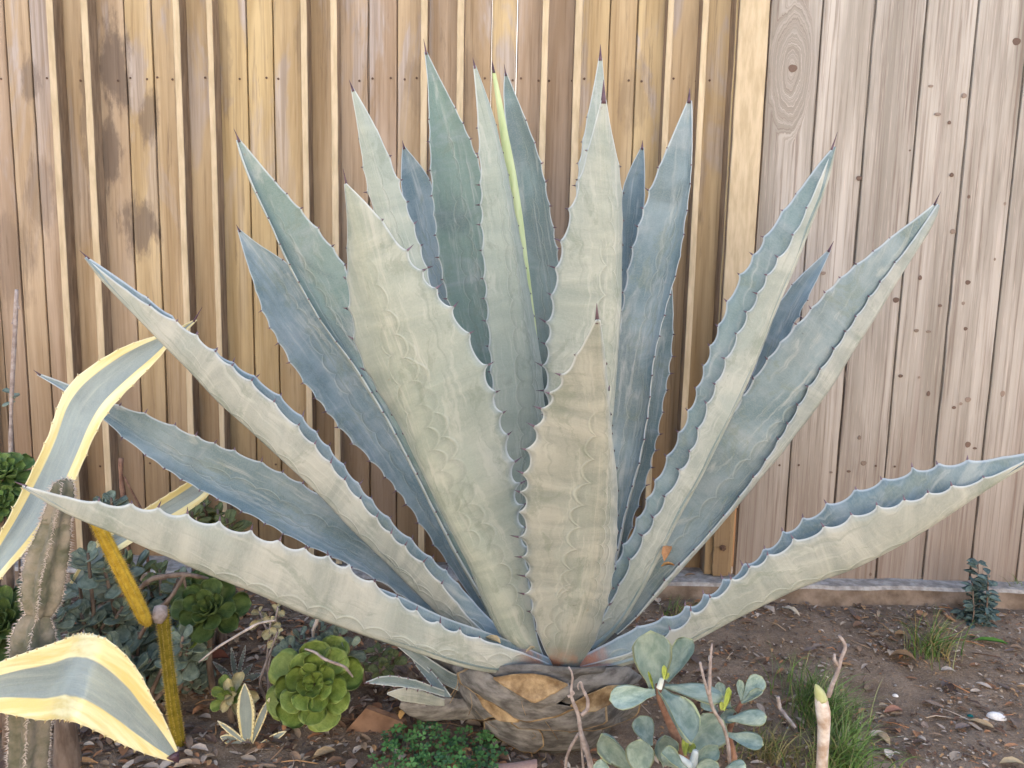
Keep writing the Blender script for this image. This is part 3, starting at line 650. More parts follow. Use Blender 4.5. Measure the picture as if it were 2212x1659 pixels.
def trunk_point(px, py, off):           # where that direction meets the bulging trunk, off metres outside its skin
    d = ray(px, py).normalized(); r = .17
    for _ in range(8):
        ox, oy = CAMP.x - TC.x, CAMP.y - 1.55
        a = d.x * d.x + d.y * d.y; b = ox * d.x + oy * d.y; c_ = ox * ox + oy * oy - (r + off) ** 2; q = b * b - a * c_
        t = (-b - math.sqrt(q)) / a if q > 0 else -b / a
        p = CAMP + d * t; r = float(np.interp(p.z, [-.02, .03, .1, .16, .22], [.122, .142, .168, .178, .172]))
    return p
def Z4(x, y): return ((950 + x / 4.254) * .8848, (1485 + y / 4.254) * .8848)
D = math.radians
def scale(pts, off, bulge, mat, rim=True, thick=.016, lift=0.0, seed=0, rimw=.045):
    # one clasping leaf base: a thick curved plate with a torn dry rim
    p = [np.array(Z4(*q)) for q in pts]
    for _ in range(1): p = [w_ for a, b in zip(p, p[1:] + p[:1]) for w_ in (.90 * a + .10 * b, .5 * (a + b), .10 * a + .90 * b)]
    p = np.array(p); p = p.mean(0) + (p - p.mean(0)) * 1.09; n = len(p); c = p.mean(0); ymin, ymax = p[:, 1].min(), p[:, 1].max()
    V = []; F = []; mi = []; rings = ((1.0, -thick), (1.0, 0.0), (1 - rimw, .0025), (.78, .5), (.5, .85), (.22, 1.0))
    for ri, (sc, h) in enumerate(rings):
        for k_, q in enumerate(p):
            z = c + (q - c) * sc; ex = mnoise.noise(Vector((q[0] * .05, q[1] * .05, seed)))
            hh = h if ri < 3 else bulge * h
            up = lift * (1 - (z[1] - ymin) / (ymax - ymin + 1e-6))
            z = z + np.array((ex, mnoise.noise(Vector((q[1] * .07, q[0] * .07, seed + 9))))) * (3.2 if ri < 3 else 1.2)
            V.append(tuple(trunk_point(z[0], z[1], off * 1.35 + hh + up + .0025 * mnoise.noise(Vector((z[0] * .03, z[1] * .03, seed + 4))))))
    V.append(tuple(trunk_point(c[0], c[1], off * 1.35 + bulge + lift * .5)))
    for ri in range(len(rings) - 1):
        for k_ in range(n): F.append((ri * n + k_, ri * n + (k_ + 1) % n, (ri + 1) * n + (k_ + 1) % n, (ri + 1) * n + k_)); mi.append(1 if rim and ri < 2 else 0)
    b = (len(rings) - 1) * n
    for k_ in range(n): F.append((b + k_, b + (k_ + 1) % n, len(V) - 1)); mi.append(0)
    obj("leaf_base", mesh("leaf_base", V, F, True, None, mi), ag, [mat, M_CUT])
scale([(1000, 1190), (1180, 1140), (1330, 1165), (1560, 1290), (1590, 1420), (1500, 1490), (1370, 1480), (1130, 1350), (1010, 1270)], .004, .006, M_STUB, True, seed=1)
scale([(1500, 1260), (1800, 1230), (2150, 1220), (2250, 1330), (2050, 1440), (1750, 1470), (1560, 1450)], .000, .006, M_STUB, False, seed=2)
scale([(2040, 1060), (2300, 985), (2480, 830), (2620, 890), (2560, 1110), (2350, 1210), (2100, 1260), (1890, 1275), (1930, 1120)], .008, .006, M_STUB, True, seed=3)
scale([(1300, 1190), (1420, 1130), (1700, 1090), (1960, 1010), (2230, 1010), (2230, 1190), (1920, 1275), (1640, 1262), (1370, 1245)], .014, .006, M_STUB, True, seed=4)
scale([(530, 940), (640, 790), (800, 790), (930, 900), (1110, 1110), (960, 1150), (720, 1140), (590, 1080)], .010, .006, M_STUB, True, seed=5)
scale([(900, 880), (1060, 930), (1250, 1040), (1345, 1180), (1130, 1165), (990, 1040)], .016, -.002, M_CUT, False, seed=6, thick=.02)
scale([(430, 480), (560, 500), (800, 640), (830, 760), (690, 800), (520, 760), (460, 640)], .010, .006, M_STUB, True, seed=7)
scale([(1830, 800), (1960, 700), (2160, 630), (2460, 620), (2600, 720), (2480, 810), (2290, 800), (2050, 885), (1880, 1000), (1790, 930)], .016, .006, M_STUB, False, seed=8)
scale([(1890, 1010), (2050, 905), (2294, 805), (2480, 800), (2400, 900), (2300, 985), (2164, 1055), (2030, 1075)], .024, -.002, M_CUT, False, seed=9, thick=.022)
scale([(740, 690), (860, 640), (1010, 660), (1230, 800), (1490, 955), (1700, 1000), (1930, 1020), (1740, 1105), (1420, 1170), (1320, 1140), (1100, 990), (920, 885), (770, 790)], .022, .006, M_STUB, True, seed=10)
scale([(980, 650), (1120, 600), (1500, 585), (1900, 615), (2210, 600), (2180, 670), (1960, 700), (1830, 800), (1480, 715), (1150, 745)], .018, .008, M_STUB, False, seed=11)
scale([(1200, 800), (1500, 930), (1690, 880), (1840, 780), (1880, 860), (1760, 970), (1560, 1030), (1440, 990)], .026, .006, M_STUB, False, seed=12)
scale([(1090, 735), (1300, 690), (1490, 685), (1680, 725), (1840, 795), (1690, 890), (1500, 975), (1330, 880)], .036, -.003, M_CUT, False, seed=13, thick=.024)
fb = MB(); rr = random.Random(21)
for _ in range(12):
    a = rr.uniform(-1.3, 1.2); c0 = TC; rad = rr.uniform(.185, .20); z = rr.uniform(.05, .17)
    p = Vector((c0.x + math.sin(a) * rad, 1.55 - math.cos(a) * rad, z)); q = p + Vector((rr.uniform(-.05, .05), -rr.uniform(.0, .02), -rr.uniform(.01, .05)))
    fb.tube(smooth_path([p, (p + q) / 2 + Vector((rr.uniform(-.01, .01), -.012, .006)), q], 10), rr.uniform(.0004, .0009), 4)
o = obj("dry_fibres", fb.mesh("dry_fibres", [M_CUT]), ag); o["kind"] = "stuff"
# two low old blades at the left of the trunk
blade(ag, [(845, 1385), (880, 1415), (910, 1440), (960, 1480), (1110, 1540)], [(860, 1382), (900, 1405), (930, 1425), (975, 1455), (1120, 1500)], 1.50, 1.50, off=(0, .2, 0), seed=31, n=60, nu=8, teeth=(False, False), th=.012)
blade(ag, [(862, 1528), (880, 1545), (915, 1560), (960, 1556), (1080, 1550)], [(868, 1510), (890, 1500), (925, 1500), (975, 1508), (1080, 1515)], 1.50, 1.44, off=(0, -.25, .1), vis='under', seed=32, n=60, nu=10, mh=.003, hook=.002, th=.014, sp=.03, mat=M_STUB)

# ------------------------------------------------------------------ agave pup beside the trunk
pup = thing("agave_pup", "small blue agave pup low at the left of the trunk", "agave", tuple(G(935, 1545)))
blade(pup, [(792, 1474), (820, 1462), (850, 1460), (900, 1470), (960, 1492)], [(790, 1476), (830, 1480), (870, 1484), (910, 1490), (960, 1505)], 1.45, 1.38, off=(0, .1, -.1), spine=(784, 1476), seed=33, n=70, nu=8, th=.008, mh=.003, hook=.004, sp=.02)
blade(pup, [(838, 1495), (870, 1485), (910, 1492), (960, 1510)], [(836, 1500), (870, 1515), (910, 1520), (960, 1530)], 1.46, 1.41, off=(.1, -.1, 0), vis='under', seed=34, n=60, nu=8, th=.008, mh=.003, hook=.003, sp=.02)
blade(pup, [(885, 1415), (900, 1440), (920, 1465), (955, 1510)], [(893, 1412), (915, 1432), (940, 1458), (975, 1505)], 1.47, 1.52, seed=35, n=60, nu=8, th=.008, mh=.002, hook=.003, sp=.02)

# ------------------------------------------------------------------ variegated agave at the left edge
va = thing("variegated_agave", "grey agave leaves with broad yellow margins curving in from the left edge", "agave", (-1.05, 1.3, 0))
blade(va, [(352, 722), (300, 735), (256, 753), (191, 794), (150, 828), (131, 858), (119, 895), (106, 941), (86, 982), (58, 1040), (22, 1112), (-20, 1190), (-80, 1290), (-130, 1420)],
      [(372, 735), (345, 774), (300, 818), (255, 862), (226, 897), (203, 941), (189, 975), (170, 1020), (140, 1080), (100, 1140), (50, 1195), (-10, 1260), (-60, 1340), (-100, 1430)], 1.22, 1.45, ks=.5, off=(0, .16, .06), spine=None, seed=41, mat=M_VARIEG, mh=.0028, hook=.004, sp=.035, th=.012, th1=.004, extra={"band": .56}, tmin=.02, tmax=.97)
blade(va, [(422, 690), (400, 700), (380, 712), (356, 722), (335, 730)], [(425, 692), (408, 710), (395, 725), (378, 742), (362, 748)], 1.452, 1.44, off=(0, .16, .06), spine=(437, 663), seed=44, mat=M_VARIEG, n=40, nu=8, th=.005, th1=.003, teeth=(False, False), extra={"band": .3})
blade(va, [(384, 1622), (354, 1551), (330, 1509), (303, 1455), (270, 1414), (225, 1376), (190, 1367), (166, 1368), (129, 1385), (71, 1405), (0, 1430), (-70, 1455), (-130, 1480)],
      [(374, 1646), (322, 1632), (266, 1609), (225, 1588), (187, 1569), (150, 1556), (121, 1551), (96, 1558), (42, 1548), (0, 1538), (-70, 1545), (-130, 1560)], 1.1, 1.05, ymid=([0, .35, .47, .54, 1], [1.17, 1.14, 1.125, .99, 1.07]), ks=.5, off=(0, .13, 0), spine=(386, 1648), seed=42, mat=M_VARIEG, mh=.0024, hook=.003, sp=.020, th=.012, th1=.004, extra={"band": .42}, tmin=.02, tmax=.97)
blade(va, [(470, 990), (405, 1042), (360, 1070), (318, 1096), (260, 1130), (208, 1167), (183, 1202), (150, 1260)], [(490, 1010), (447, 1077), (393, 1113), (330, 1147), (270, 1181), (208, 1225), (180, 1265)], 1.62, 1.66, off=(0, .14, 0), seed=43, n=80, nu=10, mat=M_VARIEG, mh=.002, hook=.003, sp=.025, th=.01, extra={"band": .50}, tmin=.02)

# ------------------------------------------------------------------ generic succulent leaves
def leaf_mesh(name, mats, w=(.18, .42, .78, 1, .92, .55), cup=.12, curl=.12, thick=.06, n=10, nu=6, tip=.0, rnd=.82):
    xs = np.linspace(0, 1, len(w)); V = []; F = []
    W = nu + 1; top = []; bot = []
    for i in range(n + 1):
        t = i / n
        hw = .5 * np.interp(t, xs, w)
        if t > rnd: hw *= math.sqrt(max(0, 1 - ((t - rnd) / (1 - rnd)) ** 2)) * (1 - tip) + tip * (1 - t) / (1 - rnd) * .8
        hw = max(hw, .004)
        for j in range(W):
            u = -1 + 2 * j / nu
            z = cup * (u * u - .3) * hw * 2 + curl * t * t + .015 * math.sin(9 * t + 3 * u)
            th = thick * (1 - u * u * .85) * min(1, (1 - t) * 6 + .15)
            top.append((u * hw, t, z)); bot.append((u * hw * .98, t, z - th))
    V = top + bot; nv = len(top)
    for i in range(n):
        for j in range(nu):
            a = i * W + j; F += [(a, a + 1, a + W + 1, a + W), (nv + a, nv + a + W, nv + a + W + 1, nv + a + 1)]
        a = i * W; F.append((a, a + W, nv + a + W, nv + a)); a += nu; F.append((a, nv + a, nv + a + W, a + W))
    F.append(tuple(n * W + j for j in range(W)) + tuple(nv + n * W + j for j in range(W))[::-1])
    me = mesh(name, V, F, True, mats)
    uv = me.uv_layers.new(name="unit"); lv = np.zeros(len(me.loops), np.int32); me.loops.foreach_get("vertex_index", lv)
    idx = lv % nv; uv.data.foreach_set("uv", np.stack([(idx % W) / nu, (idx // W) / n], 1).astype(np.float32).ravel())
    return me
def succ_mat(name, c1, c2, rim=None, rough=.5, base=None, ws=.8):
    k = NT(name, rough, .35)
    u = k.sep(k.uv("unit")); rd = k.rnd(); oc = k.vmath('ADD', k.objc(), k.comb(k.math('MULTIPLY', rd, 20), 0, 0))
    f = k.noise(oc, 3.5, 5, .65, .4)
    c = k.mix(k.ramp(f, .3, .7), c1, c2)
    hv = k.math('MULTIPLY_ADD', rd, .36, .82); c = k.mix(1.0, c, k.comb(hv, hv, hv), 'MULTIPLY')
    if base is not None: c = k.mix(k.ramp(u[1], .55, .05, 0, .7), c, base)
    if rim is not None:
        e = k.math('MAXIMUM', k.math('ABSOLUTE', k.math('MULTIPLY_ADD', u[0], 2, -1)), k.math('MULTIPLY_ADD', u[1], 1.0, -.02))
        c = k.mix(k.ramp(e, .90, .985, 0, .8), c, rim)
    dirt = k.ramp(k.noise(oc, 17, 4, .6), .60, .72, 0, .25)
    c = k.mix(dirt, c, (.25, .22, .17))
    k.color(c); k.bump(k.noise(oc, 14, 4, .6), .25, .01)
    k.b.inputs["Subsurface Weight"].default_value = 0.0
    return k.m
def place(me, root, base, tip, width, normal, name="leaf"):
    base = Vector(base); tip = Vector(tip); y = tip - base; L = y.length; y.normalize()
    z = Vector(normal); z = (z - y * z.dot(y)); z = z.normalized() if z.length > 1e-5 else y.orthogonal().normalized()
    x = y.cross(z)
    M = Matrix(((x.x * width, y.x * L, z.x * L, base.x), (x.y * width, y.y * L, z.y * L, base.y), (x.z * width, y.z * L, z.z * L, base.z), (0, 0, 0, 1)))
    return put(name, me, root, M)

M_AEON = succ_mat("aeonium_skin", (.105, .165, .030), (.20, .27, .065), (.27, .33, .10), .45)
M_AEOND = succ_mat("dark_aeonium_skin", (.060, .105, .030), (.125, .185, .060), (.19, .25, .10), .45)
M_AEONB = succ_mat("bright_aeonium_skin", (.09, .17, .045), (.17, .265, .085), (.26, .35, .15), .4)
M_JADE = succ_mat("grey_green_succulent_skin", (.11, .155, .115), (.25, .30, .23), (.28, .32, .22), .5)
M_OLIVE = succ_mat("olive_succulent_skin", (.090, .115, .035), (.185, .21, .08), (.22, .22, .1), .5)
M_COTY = succ_mat("powdery_cotyledon_skin", (.165, .245, .215), (.33, .41, .36), (.40, .45, .24), .6)
M_YG = succ_mat("young_shoot_skin", (.35, .45, .10), (.50, .58, .18), None, .5)
M_CREAM = succ_mat("faded_leaf_skin", (.33, .29, .15), (.50, .45, .27), None, .6)
M_STEM = simple_mat("woody_stem", (.12, .085, .065), (.26, .20, .16), 60, .85, .1, .6, .002, .2, (1, 1, .3))
M_GREYST = simple_mat("grey_dead_twig", (.24, .19, .17), (.42, .36, .33), 70, .85, .1, .5, .002, .1)
M_REDST = simple_mat("reddish_stem", (.17, .085, .06), (.32, .19, .13), 50, .8, .15, .5, .002, .1)
SPOON = (.25, .34, .55, .84, 1, 1)
ROUND = (.25, .55, .85, 1, .98, .8)
def lm(name, mat, w, **k): return leaf_mesh(name, [mat], w, **k)
A_LEAF = [lm("leaf", M_AEON, SPOON, cup=c, curl=q, thick=.05, nu=6, n=14, rnd=.62) for c, q in ((.22, .14), (.12, .05), (.3, .22))]
AD_LEAF = [lm("leaf", M_AEOND, SPOON, cup=c, curl=q, thick=.05, n=12, rnd=.65) for c, q in ((.22, .14), (.3, .22))]
AB_LEAF = [lm("leaf", M_AEONB, SPOON, cup=c, curl=q, thick=.06) for c, q in ((.22, .14), (.3, .22))]
J_LEAF = [lm("leaf", M_JADE, ROUND, cup=c, curl=q, thick=.09, n=8) for c, q in ((.15, .06), (.05, -.05), (.2, .15))]
O_LEAF = [lm("leaf", M_OLIVE, ROUND, cup=c, curl=q, thick=.08, n=8) for c, q in ((.15, .06), (.05, -.08))]
C_LEAF = [lm("leaf", M_COTY, (.26, .42, .75, .98, 1, .9), cup=c, curl=q, thick=.055, n=14, nu=10, tip=.25) for c, q in ((.14, .08), (.26, .16), (-.06, -.12), (.35, -.30))]
Y_LEAF = lm("leaf", M_YG, ROUND, cup=.2, curl=.1, thick=.08)
CR_LEAF = lm("leaf", M_CREAM, ROUND, cup=.3, curl=-.2, thick=.05)

def rosette(name, label, px, py, Y, rpx, leaves, axis=(0, -.75, .66), n=26, seed=0, openness=1.0, stem=None, cat="succulent", group="succulent rosettes in the left bed", wr=.50, root=None):
    rr = random.Random(seed); c = P(px, py, Y); rad = rpx / FPX * Y
    ax = Vector(axis).normalized(); a = ax.orthogonal().normalized(); b = ax.cross(a)
    if root is None: root = thing(name, label, cat, (c.x, c.y, max(0, gz(c.x, c.y))), group)
    for i in range(n):
        f = (i + .5) / n; ang = i * 2.39996 + rr.uniform(-.12, .12)
        lift = (1 - f) ** 1.1 * 1.15 * openness - .12 * f + rr.uniform(-.05, .05)
        L = rad * (.26 + .80 * f ** .75) * rr.uniform(.92, 1.06)
        d = (a * math.cos(ang) + b * math.sin(ang))
        v = d * math.cos(lift) + ax * math.sin(lift); nn = ax * math.cos(lift) - d * math.sin(lift)
        base = c + d * rad * .03 - ax * rad * .32 * f
        place(rr.choice(leaves), root, base, base + v * L, L * wr * rr.uniform(.95, 1.15) * (1.2 - .1 * f), nn)
    if stem is not None:
        g = Vector((stem[0], stem[1], gz(stem[0], stem[1]) - .01)); m = MB()
        m.tube(smooth_path([c - ax * rad * .25, (c + g) / 2 + Vector((rr.uniform(-.02, .02), 0, -.01)), g], 10), .007, 7)
        obj("stem", m.mesh("stem", [M_STEM]), root)
    return root
def bush(name, label, tips, Y0, leaves, size, seed=0, cat="succulent", nl=9, stemmat=None, root=None, foot=None, group=None, sr=.0045):
    rr = random.Random(seed)
    f = foot or (sum(t[0] for t in tips) / len(tips), Y0)
    fx = P(f[0], 1400, Y0).x
    g = Vector((fx, Y0 + .02, 0)); g.z = gz(g.x, g.y) - .005
    if name == 'jade_bush': group = 'leafy succulent bushes in the left bed'
    if root is None: root = thing(name, label, cat, tuple(g), group)
    for i, t in enumerate(tips):
        c = P(t[0], t[1], Y0 + (t[2] if len(t) > 2 else rr.uniform(-.06, .06)))
        base = g + Vector((rr.uniform(-.04, .04), rr.uniform(-.03, .03), 0))
        mid = (c + base) / 2 + Vector((rr.uniform(-.03, .03), rr.uniform(-.03, .03), -.02))
        m = MB(); path = smooth_path([base, mid, c], 12); m.tube(path, [sr * 1.4 - sr * .7 * q / 11 for q in range(12)], 6)
        obj("stem", m.mesh("stem", [stemmat or M_STEM]), root)
        ax = (c - mid).normalized(); ax = (ax + Vector((rr.uniform(-.4, .4), -.5, .5))).normalized()
        a = ax.orthogonal().normalized(); b = ax.cross(a)
        for q in range(nl):
            fq = (q + .5) / nl; ang = q * 2.39996 + rr.uniform(-.3, .3); lift = .95 - 1.15 * fq + rr.uniform(-.15, .15)
            d = a * math.cos(ang) + b * math.sin(ang); v = d * math.cos(lift) + ax * math.sin(lift); nn = ax * math.cos(lift) - d * math.sin(lift)
            L = size * (.5 + .55 * fq) * rr.uniform(.8, 1.2); o = c - ax * size * 1.1 * fq
            place(rr.choice(leaves), root, o, o + v * L, L * rr.uniform(.62, .82), nn + Vector((rr.uniform(-.2, .2),) * 3))
    return root

# ------------------------------------------------------------------ left bed
rosette("aeonium", "large yellow green aeonium rosette lying on brown litter below the low leaf", 678, 1478, 1.43, 112, A_LEAF, (.06, -.86, .5), 27, 3, wr=.66, openness=.85, stem=(P(690, 1500, 1.5).x, 1.52))
rosette("aeonium", "medium green aeonium rosette beside the olive upright cactus stem", 450, 1315, 1.58, 92, AD_LEAF + A_LEAF[:1], (.05, -.8, .6), 24, 5, wr=.6, stem=(P(455, 1400, 1.62).x, 1.63))
rosette("aeonium", "small dark green rosette just under the long low agave leaf", 436, 1258, 1.64, 50, AD_LEAF, (0, -.6, .8), 20, 6, stem=(P(440, 1400, 1.68).x, 1.69))
rosette("aeonium", "bright green aeonium rosette at the left edge under the yellow margined leaf", 8, 1022, 1.46, 72, AB_LEAF, (.3, -.55, .75), 26, 8, stem=(P(-5, 1400, 1.5).x, 1.52))
rosette("aeonium", "lower bright green aeonium rosette at the left edge with brown old leaves", 2, 1088, 1.43, 58, AB_LEAF, (.3, -.7, .6), 22, 9, stem=(P(-15, 1400, 1.46).x, 1.47))
rosette("aeonium", "dark green aeonium rosette half cut by the left edge behind the column cactus", 5, 1345, 1.38, 90, AD_LEAF, (.15, -.8, .5), 26, 10, stem=(P(-5, 1400, 1.42).x, 1.42))
rosette("aeonium", "small fading rosette of cream and green leaves behind the striped seedling", 500, 1502, 1.50, 56, A_LEAF[:1] + [CR_LEAF], (-.1, -.8, .5), 16, 11, stem=(P(505, 1540, 1.53).x, 1.53))

bush("jade_bush", "grey green round leaved succulent bush behind the column cactus", [(190, 1195), (225, 1225), (170, 1255), (205, 1290), (250, 1262), (175, 1325), (225, 1345), (150, 1400), (195, 1405), (265, 1310)], 1.62, J_LEAF, .056, 21)
bush("jade_bush", "grey green leafy succulent bush between the yellow cactus stems", [(290, 1400), (325, 1425), (265, 1425), (300, 1365), (370, 1400), (240, 1390), (340, 1450), (395, 1375)], 1.57, J_LEAF, .054, 22)
bush("jade_bush", "olive leaved succulent bush crossed by brown branches under the low agave leaf", [(290, 1235), (320, 1265), (345, 1230), (300, 1300), (355, 1290), (270, 1205), (385, 1250), (330, 1330), (375, 1330)], 1.72, O_LEAF + J_LEAF[:1], .054, 23)
bush("jade_bush", "dark green round leaved succulent against the fence above the low leaf", [(440, 1085), (470, 1100), (415, 1105), (490, 1120), (450, 1130)], 1.80, O_LEAF, .045, 24)
bush("jade_bush", "bluish succulent sprig at the fence left of the striped leaf", [(240, 1075), (220, 1085), (262, 1100)], 1.85, J_LEAF, .040, 25)
bush("jade_bush", "blue green round leaves just above the large aeonium rosette", [(650, 1372), (690, 1345), (735, 1370), (705, 1385), (760, 1395), (625, 1395)], 1.56, J_LEAF, .040, 26, nl=7)
bush("jade_bush", "dim olive leaved succulent low between the two agave leaves and the pup", [(780, 1420), (810, 1400), (830, 1440), (850, 1420)], 1.64, O_LEAF, .034, 27, nl=7)
bush("jade_bush", "grey leaved succulent behind the striped lower leaf at the left", [(120, 1330), (140, 1290), (105, 1260), (60, 1260)], 1.5, J_LEAF, .046, 28)
bush("jade_bush", "pale grey green leafy shoots filling the gap right of the olive cactus stem", [(405, 1400), (385, 1350), (420, 1435), (375, 1455), (410, 1470), (355, 1345)], 1.60, J_LEAF, .046, 31)
bush("jade_bush", "low dusky leaved shoots around the foot of the column cactus", [(165, 1455), (210, 1470), (255, 1465), (130, 1450), (235, 1430)], 1.52, J_LEAF, .046, 32)
bush("withered_succulent", "withered succulent with cream leaves on a pale stalk under the low leaf", [(585, 1340), (560, 1320), (600, 1365), (600, 1310)], 1.57, [CR_LEAF], .026, 29, nl=5, stemmat=M_GREYST, sr=.003)

# ------------------------------------------------------------------ cacti
def ribbed(path, radii, ribs, depth, bump=.0):
    V = []; F = []; m = ribs * 6; n = len(path); areo = []
    for i, p in enumerate(path):
        t = (path[min(i + 1, n - 1)] - path[max(i - 1, 0)]).normalized(); a = t.cross(Vector((0, 1, 0.1))).normalized(); b = t.cross(a)
        for q in range(m):
            an = 2 * math.pi * q / m; s = abs(math.cos(an * ribs / 2)) ** 1.5
            r = radii[i] * (1 - depth + depth * s) * (1 + bump * mnoise.noise(Vector((math.cos(an) * 3, math.sin(an) * 3, i * .7))))
            d = a * math.cos(an) + b * math.sin(an); V.append(p + d * r)
            if q % 6 == 0: areo.append((p + d * r, d, t))
    for i in range(n - 1):
        for q in range(m): F.append((i * m + q, i * m + (q + 1) % m, (i + 1) * m + (q + 1) % m, (i + 1) * m + q))
    F.append(tuple(range(m))[::-1]); F.append(tuple(range((n - 1) * m, n * m)))
    return V, F, areo
M_CCT = simple_mat("scarred_cactus_skin", (.10, .105, .07), (.27, .235, .185), 26, .8, .15, .9, .004, .1)
M_SPN = simple_mat("pale_cactus_spines", (.45, .38, .33), (.68, .60, .55), 50, .6, .2, 0, .001, .2)
M_GOLD = simple_mat("golden_cactus_skin", (.42, .27, .025), (.62, .43, .06), 90, .6, .2, .6, .002, .1)
M_OLVC = simple_mat("olive_cactus_skin", (.155, .125, .012), (.27, .21, .028), 90, .65, .2, .6, .002, .1)
M_GSPN = simple_mat("golden_cactus_spines", (.50, .34, .06), (.62, .46, .16), 50, .6, .2, 0, .001, .2)
cc = thing("column_cactus", "scarred brown ribbed column cactus with pale spines at the left", "cactus", tuple(Vector((P(60, 1600, 1.22).x, 1.24, 0))))
segs = [[(138, 1035, 10), (139, 1042, 22), (137, 1060, 27), (130, 1095, 30), (122, 1130, 34)], [(124, 1112, 30), (120, 1150, 38), (108, 1190, 46), (98, 1240, 50), (92, 1290, 47), (86, 1325, 30)], [(84, 1322, 26), (78, 1345, 42), (76, 1375, 52), (74, 1430, 52), (70, 1520, 50), (66, 1600, 48), (60, 1700, 46), (54, 1850, 44)]]
rr = random.Random(3)
for s in segs:
    ctrl = np.array(s, float); d = np.r_[0, np.cumsum(np.hypot(*np.diff(ctrl[:, :2], axis=0).T))]; n = int(d[-1] / 6) + 6; t = np.linspace(0, d[-1], n)
    path = [P(np.interp(q, d, ctrl[:, 0]), np.interp(q, d, ctrl[:, 1]), 1.22) for q in t]; rad = [np.interp(q, d, ctrl[:, 2]) * .93 / FPX * 1.22 for q in t]
    V, F, ar = ribbed(path, rad, 5, .38, .12)
    o = obj("stem_segment", mesh("stem_segment", V, F), cc, M_CCT)
    m = MB()
    for (p, dd, tt) in ar:
        for q in range(4):
            v = (dd + Vector((rr.uniform(-1, 1), rr.uniform(-1, 1), rr.uniform(-1, 1))) * .9).normalized(); m.cone(p - dd * .001, p + v * rr.uniform(.004, .009), .0008, 3)
    q = obj("spines", m.mesh("spines", [M_SPN]), o); q["kind"] = "stuff"
gc = thing("golden_cactus", "thin yellow cactus arm leaning onto an olive upright stem", "cactus", tuple(G(388, 1612)))
for (pts, mat, ribs) in (([(196, 1105, 11, 1.30), (210, 1130, 14, 1.31), (240, 1190, 15, 1.33), (280, 1270, 16, 1.35), (312, 1335, 15, 1.37), (322, 1350, 7, 1.375)], M_GOLD, 9), ([(346, 1312, 6, 1.39), (347, 1318, 16, 1.39), (352, 1340, 14, 1.395), (362, 1430, 13, 1.41), (372, 1510, 14, 1.43), (384, 1590, 15, 1.45), (388, 1625, 15, 1.455)], M_OLVC, 9)):
    c = np.array(pts); d = np.r_[0, np.cumsum(np.hypot(*np.diff(c[:, :2], axis=0).T))]; n = 60; t = np.linspace(0, d[-1], n)
    I = lambda q, k: np.interp(q, d, c[:, k])
    path = [P(I(q, 0), I(q, 1), I(q, 3)) for q in t]; rad = [I(q, 2) / FPX * I(q, 3) for q in t]
    V, F, ar = ribbed(path, rad, ribs, .16, .04)
    o = obj("stem_segment", mesh("stem_segment", V, F), gc, mat); m = MB()
    for (p, dd, tt) in ar:
        for q in range(3):
            v = (dd + Vector((rr.uniform(-1, 1), rr.uniform(-1, 1), rr.uniform(-1, 1))) * .8).normalized(); m.cone(p, p + v * rr.uniform(.003, .007), .0004, 3)
    q = obj("spines", m.mesh("spines", [M_GSPN if mat is M_GOLD else M_GSPN]), o); q["kind"] = "stuff"
mb = MB(); mb.tube([P(347, 1311, 1.39), P(345, 1330, 1.38), P(341, 1345, 1.377)], [.012, .014, .008], 9)
obj("dry_joint", mb.mesh("dry_joint", [M_GREYST]), gc)
mb = MB(); mb.tube(smooth_path([P(140, 1545, 1.36), P(142, 1600, 1.36), P(150, 1700, 1.36), P(152, 1800, 1.36)], 10), [.017, .019, .021, .024, .024, .024, .024, .024, .024, .024], 9)
tag(obj("old_stem", mb.mesh("old_stem", [M_STEM])), "dark brown dead stem standing just right of the column cactus", "stem")

# ------------------------------------------------------------------ small striped seedling and grey tuft
def mini(root, base, tip, wpx, Y0, Y1, mat, seed, bandv=.55, bow=0, vis='upper'):
    b = np.array(base, float); t = np.array(tip, float); ax = t - b; L = np.hypot(*ax); nrm = np.array([-ax[1], ax[0]]) / L
    pr = [(0, .55), (.25, .8), (.55, 1), (.8, .7), (1, .06)]
    f = lambda s: [tuple(b + ax * q + nrm * (s * wpx * .5 * w_ + bow * 4 * q * (1 - q))) for q, w_ in pr][::-1]
    return blade(root, f(1), f(-1), Y0, Y1, off=(0, .2, 0), seed=seed, n=48, nu=8, th=.005, th1=.002, mh=.0012, hook=.002, sp=.012, mat=mat, extra={"band": bandv}, vis=vis)
sg = G(538, 1605)
ss = thing("striped_agave_seedling", "tiny agave seedling with yellow edged leaves left of the large rosette", "agave", tuple(sg))
for i, (b, t, wp) in enumerate((((534, 1605), (528, 1478), 46), ((530, 1605), (470, 1558), 14), ((542, 1605), (582, 1508), 20), ((528, 1608), (476, 1592), 30), ((565, 1608), (618, 1580), 16), ((540, 1600), (545, 1510), 22))):
    mini(ss, b, t, wp * .85, sg.y, sg.y - .03 + .01 * i, M_VARIEG, 60 + i, .68)
tg = G(510, 1470)
ts = thing("grey_tuft", "thin grey leaved tuft growing in shade above the striped seedling", "succulent", tuple(tg))
for i, (t, wp) in enumerate((((460, 1430), 14), ((500, 1400), 12), ((545, 1435), 14), ((565, 1455), 16), ((480, 1452), 14), ((530, 1395), 10))):
    mini(ts, (510, 1475), t, wp, tg.y, tg.y - .03, M_AGAVE, 70 + i)

